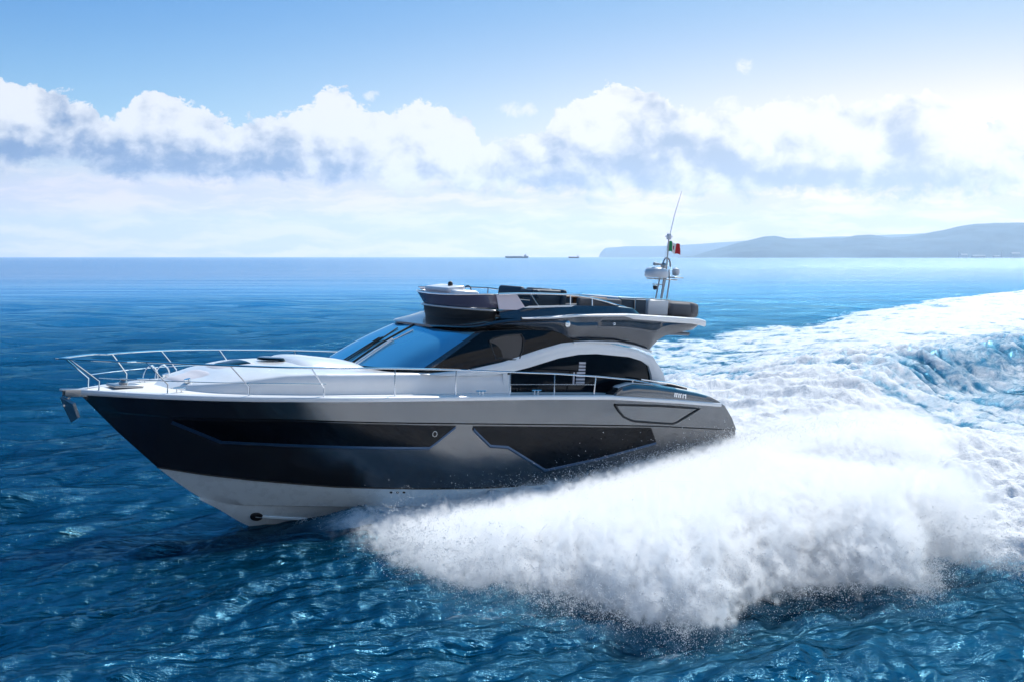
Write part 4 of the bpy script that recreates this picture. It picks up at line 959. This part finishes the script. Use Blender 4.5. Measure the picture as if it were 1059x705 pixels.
# drops along the forefoot, where the hull first parts the water
N3 = 9000; s3 = 3.9 + r_.rand(N3) ** 0.7 * 4.0; b3 = 1.5 + 0.12 * (s3 - 3.9) + r_.gamma(1.3, 0.45, N3) * (0.3 + 0.25 * (s3 - 3.9)); z3_ = 0.02 + np.abs(r_.normal(0, 0.10, N3)) + 0.05 * (s3 - 3.9)
x3 = -8.575 + s3 * ca + b3 * sa; y3 = 28.393 + s3 * sa - b3 * ca; q3 = 0.002 + 0.006 * r_.rand(N3) ** 4
xs = np.concatenate([xs, x3]); ys = np.concatenate([ys, y3]); zs = np.concatenate([zs, z3_]); sz = np.concatenate([sz, q3])
X_ = np.concatenate([xs, x2, fx.ravel()]); Y_ = np.concatenate([ys, y2, fy.ravel()]); Z_ = np.concatenate([zs, z2, fz.ravel()]); Q_ = np.concatenate([sz, 0.002 + 0.006 * r_.rand(N2) ** 4, fq.ravel()])
tet = np.array([(1, 1, 1), (-1, -1, 1), (-1, 1, -1), (1, -1, -1)], float) / 1.1
vv = (np.stack([X_, Y_, Z_], -1)[:, None, :] + tet[None] * Q_[:, None, None] * r_.uniform(0.7, 1.5, (len(X_), 1, 3))).reshape(-1, 3)
tf = np.array([(0, 1, 2), (0, 3, 1), (0, 2, 3), (1, 3, 2)]); tt = (np.arange(len(X_))[:, None, None] * 4 + tf[None]).reshape(-1, 3)
dm = D.meshes.new('spray_droplets'); dm.vertices.add(len(vv)); dm.vertices.foreach_set('co', vv.astype(np.float32).ravel())
dm.loops.add(tt.size); dm.loops.foreach_set('vertex_index', tt.astype(np.int32).ravel()); dm.polygons.add(len(tt)); dm.polygons.foreach_set('loop_start', np.arange(0, tt.size, 3, dtype=np.int32)); dm.update()
md_ = D.materials.new('water_drops'); md_.use_nodes = True; t = NT(md_.node_tree); t.n.clear()
df_ = t.new('ShaderNodeBsdfDiffuse'); df_.inputs[0].default_value = c3(0.9, 0.92, 0.95); tr = t.new('ShaderNodeBsdfTranslucent'); tr.inputs[0].default_value = c3(0.9, 0.92, 0.95)
mx = t.new('ShaderNodeMixShader'); mx.inputs[0].default_value = 0.5; t.l.new(df_.outputs[0], mx.inputs[1]); t.l.new(tr.outputs[0], mx.inputs[2]); o_ = t.new('ShaderNodeOutputMaterial'); t.l.new(mx.outputs[0], o_.inputs[0])
dm.materials.append(md_); drops = D.objects.new('spray_droplets', dm); C.objects.link(drops); tag(drops, 'fine white drops flung from the edge of the spray', 'droplets', kind='stuff')

# ------------------------------------------------------------------ far shore
def hills(name, line, dist, depth, seed, mat):
    """ridge profile (photo-independent): (azimuth tangent, height m) pairs at a distance, with slopes to the sea"""
    n = 260; xs = np.linspace(line[0][0], line[-1][0], n); rows = 34
    prof = npi(xs, line)
    V = []; F = []
    for j in range(rows):
        u = j / (rows - 1)
        yy = dist + depth * (u - 0.5)
        e = np.sin(PI * min(1, u * 1.0)) ** 0.8 if u < 1 else 0
        for i, x in enumerate(xs):
            k = 0.5 + 0.5 * float(1)
            V.append((x, yy, 0))
    V = np.array(V, float).reshape(rows, n, 3)
    u = np.linspace(0, 1, rows)[:, None]
    nz = fbm2(V[:, :, 0], V[:, :, 1], 1 / 900.0, 5, seed); nz2 = fbm2(V[:, :, 0], V[:, :, 1], 1 / 420.0, 4, seed + 9)
    env = np.clip(np.sin(PI * np.clip(u + 0.07 * nz2, 0, 1)), 0, 1) ** 0.75
    V[:, :, 2] = prof[None, :] * env * (1 + 0.10 * nz * (1 - env)) - 6
    V[0, :, 2] = -8; V[-1, :, 2] = -8
    V[:, :, 0] *= (V[:, :, 1] / dist)
    F = [(j * n + i, j * n + i + 1, (j + 1) * n + i + 1, (j + 1) * n + i) for j in range(rows - 1) for i in range(n - 1)]
    o = mesh_obj(name, V.reshape(-1, 3), F, mat, None, True, angle=80); tag(o, kind='structure'); return o
mh = D.materials.new('wooded_hillside_haze_tint'); mh.use_nodes = True; t = NT(mh.node_tree); b = t.n['Principled BSDF']; b.inputs['Roughness'].default_value = 0.95
tc = t.new('ShaderNodeTexCoord'); t.l.new(t.mix(t.rng(t.noise(tc.outputs['Object'], 0.004, 6, 0.6), .35, .65), c3(0.018, 0.065, 0.09), c3(0.04, 0.10, 0.14)), b.inputs['Base Color'])  # blue of the distant haze mixed into the slope colours
def hp(pts, dist): return [((x - 529.5) / 1500 * dist, max(0, (266.3 - y) / 1500 * dist + 6)) for x, y in pts]
hills('hills', hp([(700, 266), (716, 264.5), (735, 259), (753, 254), (762, 251), (775, 248), (790, 244.5), (801, 244), (815, 247), (827, 247.5), (850, 246.5), (870, 246.5), (885, 243.5), (901, 243), (920, 246), (938, 244.5), (958, 241), (975, 238), (990, 234), (1007, 231.6), (1030, 230.8), (1059, 230.5), (1120, 224), (1200, 232), (1300, 250), (1400, 265)], 13000), 13000, 3400, 3, mh)
hills('headland', hp([(619, 266), (621, 261), (626, 256.5), (648, 255), (685, 254.5), (722, 252.5), (760, 250), (800, 247), (900, 244), (1000, 240)], 21000), 21000, 4200, 14, mh)

# ships near the horizon
def wx(u, y): return (u - 529.5) / 1500.0 * y
M_SHIP = pbr('ship_blue_hull', (0.03, 0.09, 0.14), 0.6); M_SHIPW = pbr('ship_white_paint', (0.7, 0.7, 0.7), 0.6); M_RUST = pbr('ship_dark_red_hull', (0.12, 0.06, 0.06), 0.7)
SY = 6500.0
def ship(name, label, u, length, hgt, hm, big):
    r0 = thing(name, label, 'ship'); r0.location = (wx(u, SY), SY, 0)
    q = MB(); L_ = length; Wd = length * 0.15
    secs = []
    for k, (x, wf) in enumerate([(-.5, .05), (-.46, .5), (-.38, .95), (-.2, 1), (.3, 1), (.44, .9), (.5, .6)]):
        zt = hgt * (1.18 if abs(x) > .42 else 1.0)
        secs.append([(x * L_, -Wd / 2 * wf, zt), (x * L_ * (0.97), -Wd / 2 * wf * .8, -1), (x * L_ * .97, Wd / 2 * wf * .8, -1), (x * L_, Wd / 2 * wf, zt)])
    q.grid(secs, 0, True); q.add(secs[0], [(0, 1, 2, 3)]); q.add(secs[-1], [(0, 1, 2, 3)]); q.build('hull', hm, r0, smooth=False)
    q = MB(); sx = .36 * L_
    q.box((sx, 0, hgt + hgt * .45), (L_ * .10, Wd * .8, hgt * .9)); q.box((sx - 1, 0, hgt * 2.0), (L_ * .06, Wd * .95, hgt * .25)); q.tube([(sx + L_ * .03, 0, hgt * 1.8), (sx + L_ * .03, 0, hgt * 2.5)], L_ * .012, 8)
    q.build('bridge_house', M_SHIPW, r0, smooth=False)
    for k in range(5 if big else 3):
        q = MB(); q.box((-.36 * L_ + k * L_ * (.13 if big else .2), 0, hgt * 1.12), (L_ * .10, Wd * .7, hgt * (.35 if big else .15)))
        q.build('cargo_hatch', M_SHIPW if big else hm, r0, smooth=False)
    q = MB(); q.tube([(-.44 * L_, 0, hgt), (-.44 * L_, 0, hgt * 1.9)], L_ * .004, 6); q.build('foremast', M_SHIPW, r0)
    return r0
ship('cargo_ship', 'long blue cargo ship with pale deck on the horizon', 534.5, 105, 7.5, M_SHIP, True)
ship('cargo_ship', 'short dark ship low on the horizon, right of the blue cargo ship', 593.3, 48, 6.0, M_RUST, False)

# harbour on the far shore
M_BLD = pbr('pale_render', (0.55, 0.55, 0.52), 0.8); M_BRF = pbr('grey_roof', (0.25, 0.26, 0.28), 0.8)
HY = 11000.0
def shed(u, length, width, hgt, label):
    r0 = thing('warehouse', label, 'building', 'harbour buildings under the hills'); r0.location = (wx(u, HY), HY, 0)
    q = MB(); q.add([(-length / 2, -width / 2, 0), (length / 2, -width / 2, 0), (length / 2, width / 2, 0), (-length / 2, width / 2, 0), (-length / 2, -width / 2, hgt), (length / 2, -width / 2, hgt), (length / 2, width / 2, hgt), (-length / 2, width / 2, hgt)], [(0, 1, 5, 4), (1, 2, 6, 5), (2, 3, 7, 6), (3, 0, 4, 7)]); q.build('wall', M_BLD, r0, smooth=False)
    q = MB(); h2 = hgt * 1.35; q.add([(-length / 2 - 2, -width / 2 - 2, hgt), (length / 2 + 2, -width / 2 - 2, hgt), (length / 2 + 2, 0, h2), (-length / 2 - 2, 0, h2), (-length / 2 - 2, width / 2 + 2, hgt), (length / 2 + 2, width / 2 + 2, hgt)], [(0, 1, 2, 3), (3, 2, 5, 4), (0, 3, 4), (1, 5, 2)]); q.build('roof', M_BRF, r0, smooth=False)
def chimney(u, hgt, label):
    q = MB(); q.lathe((0, 0, 0), [(6, 0), (4.5, hgt * .5), (3.4, hgt), (2.6, hgt), (2.6, hgt - 2), (0, hgt - 2)], 14); o = q.build('chimney_stack', M_BLD, None); o.location = (wx(u, HY), HY - 20, 0)
    tag(o, label, 'chimney')
shed(1011, 95, 40, 15, 'long pale warehouse on the far shore beside the two chimneys')
shed(996, 46, 30, 22, 'small dark roofed hall left of the long pale warehouse')
shed(1049, 60, 40, 30, 'tall hall at the right end of the far shore')
shed(1030, 50, 30, 12, 'low hall between long warehouse and tall hall on far shore')
chimney(990, 52, 'slim pale chimney at the left end of the harbour')
chimney(1034, 48, 'slim pale chimney right of the long warehouse')

# ------------------------------------------------------------------ air
q = MB(); HX, HY0, HY1, HZ = 20000.0, -3000.0, 24000.0, 640.0
q.add([(-HX, HY0, -10), (HX, HY0, -10), (HX, HY1, -10), (-HX, HY1, -10), (-HX, HY0, HZ), (HX, HY0, HZ), (HX, HY1, HZ), (-HX, HY1, HZ)], [(0, 1, 2, 3), (4, 5, 6, 7), (0, 1, 5, 4), (1, 2, 6, 5), (2, 3, 7, 6), (3, 0, 4, 7)])
hm = D.materials.new('haze'); hm.use_nodes = True; t = NT(hm.node_tree); t.n.clear(); pv = t.new('ShaderNodeVolumePrincipled')
pv.inputs['Color'].default_value = c3(0.62, 0.79, 1.0); pv.inputs['Density'].default_value = 3.8e-5; pv.inputs['Anisotropy'].default_value = 0.45
o_ = t.new('ShaderNodeOutputMaterial'); t.l.new(pv.outputs[0], o_.inputs['Volume'])
hz = q.build('haze', hm, None, smooth=False); tag(hz, kind='stuff')
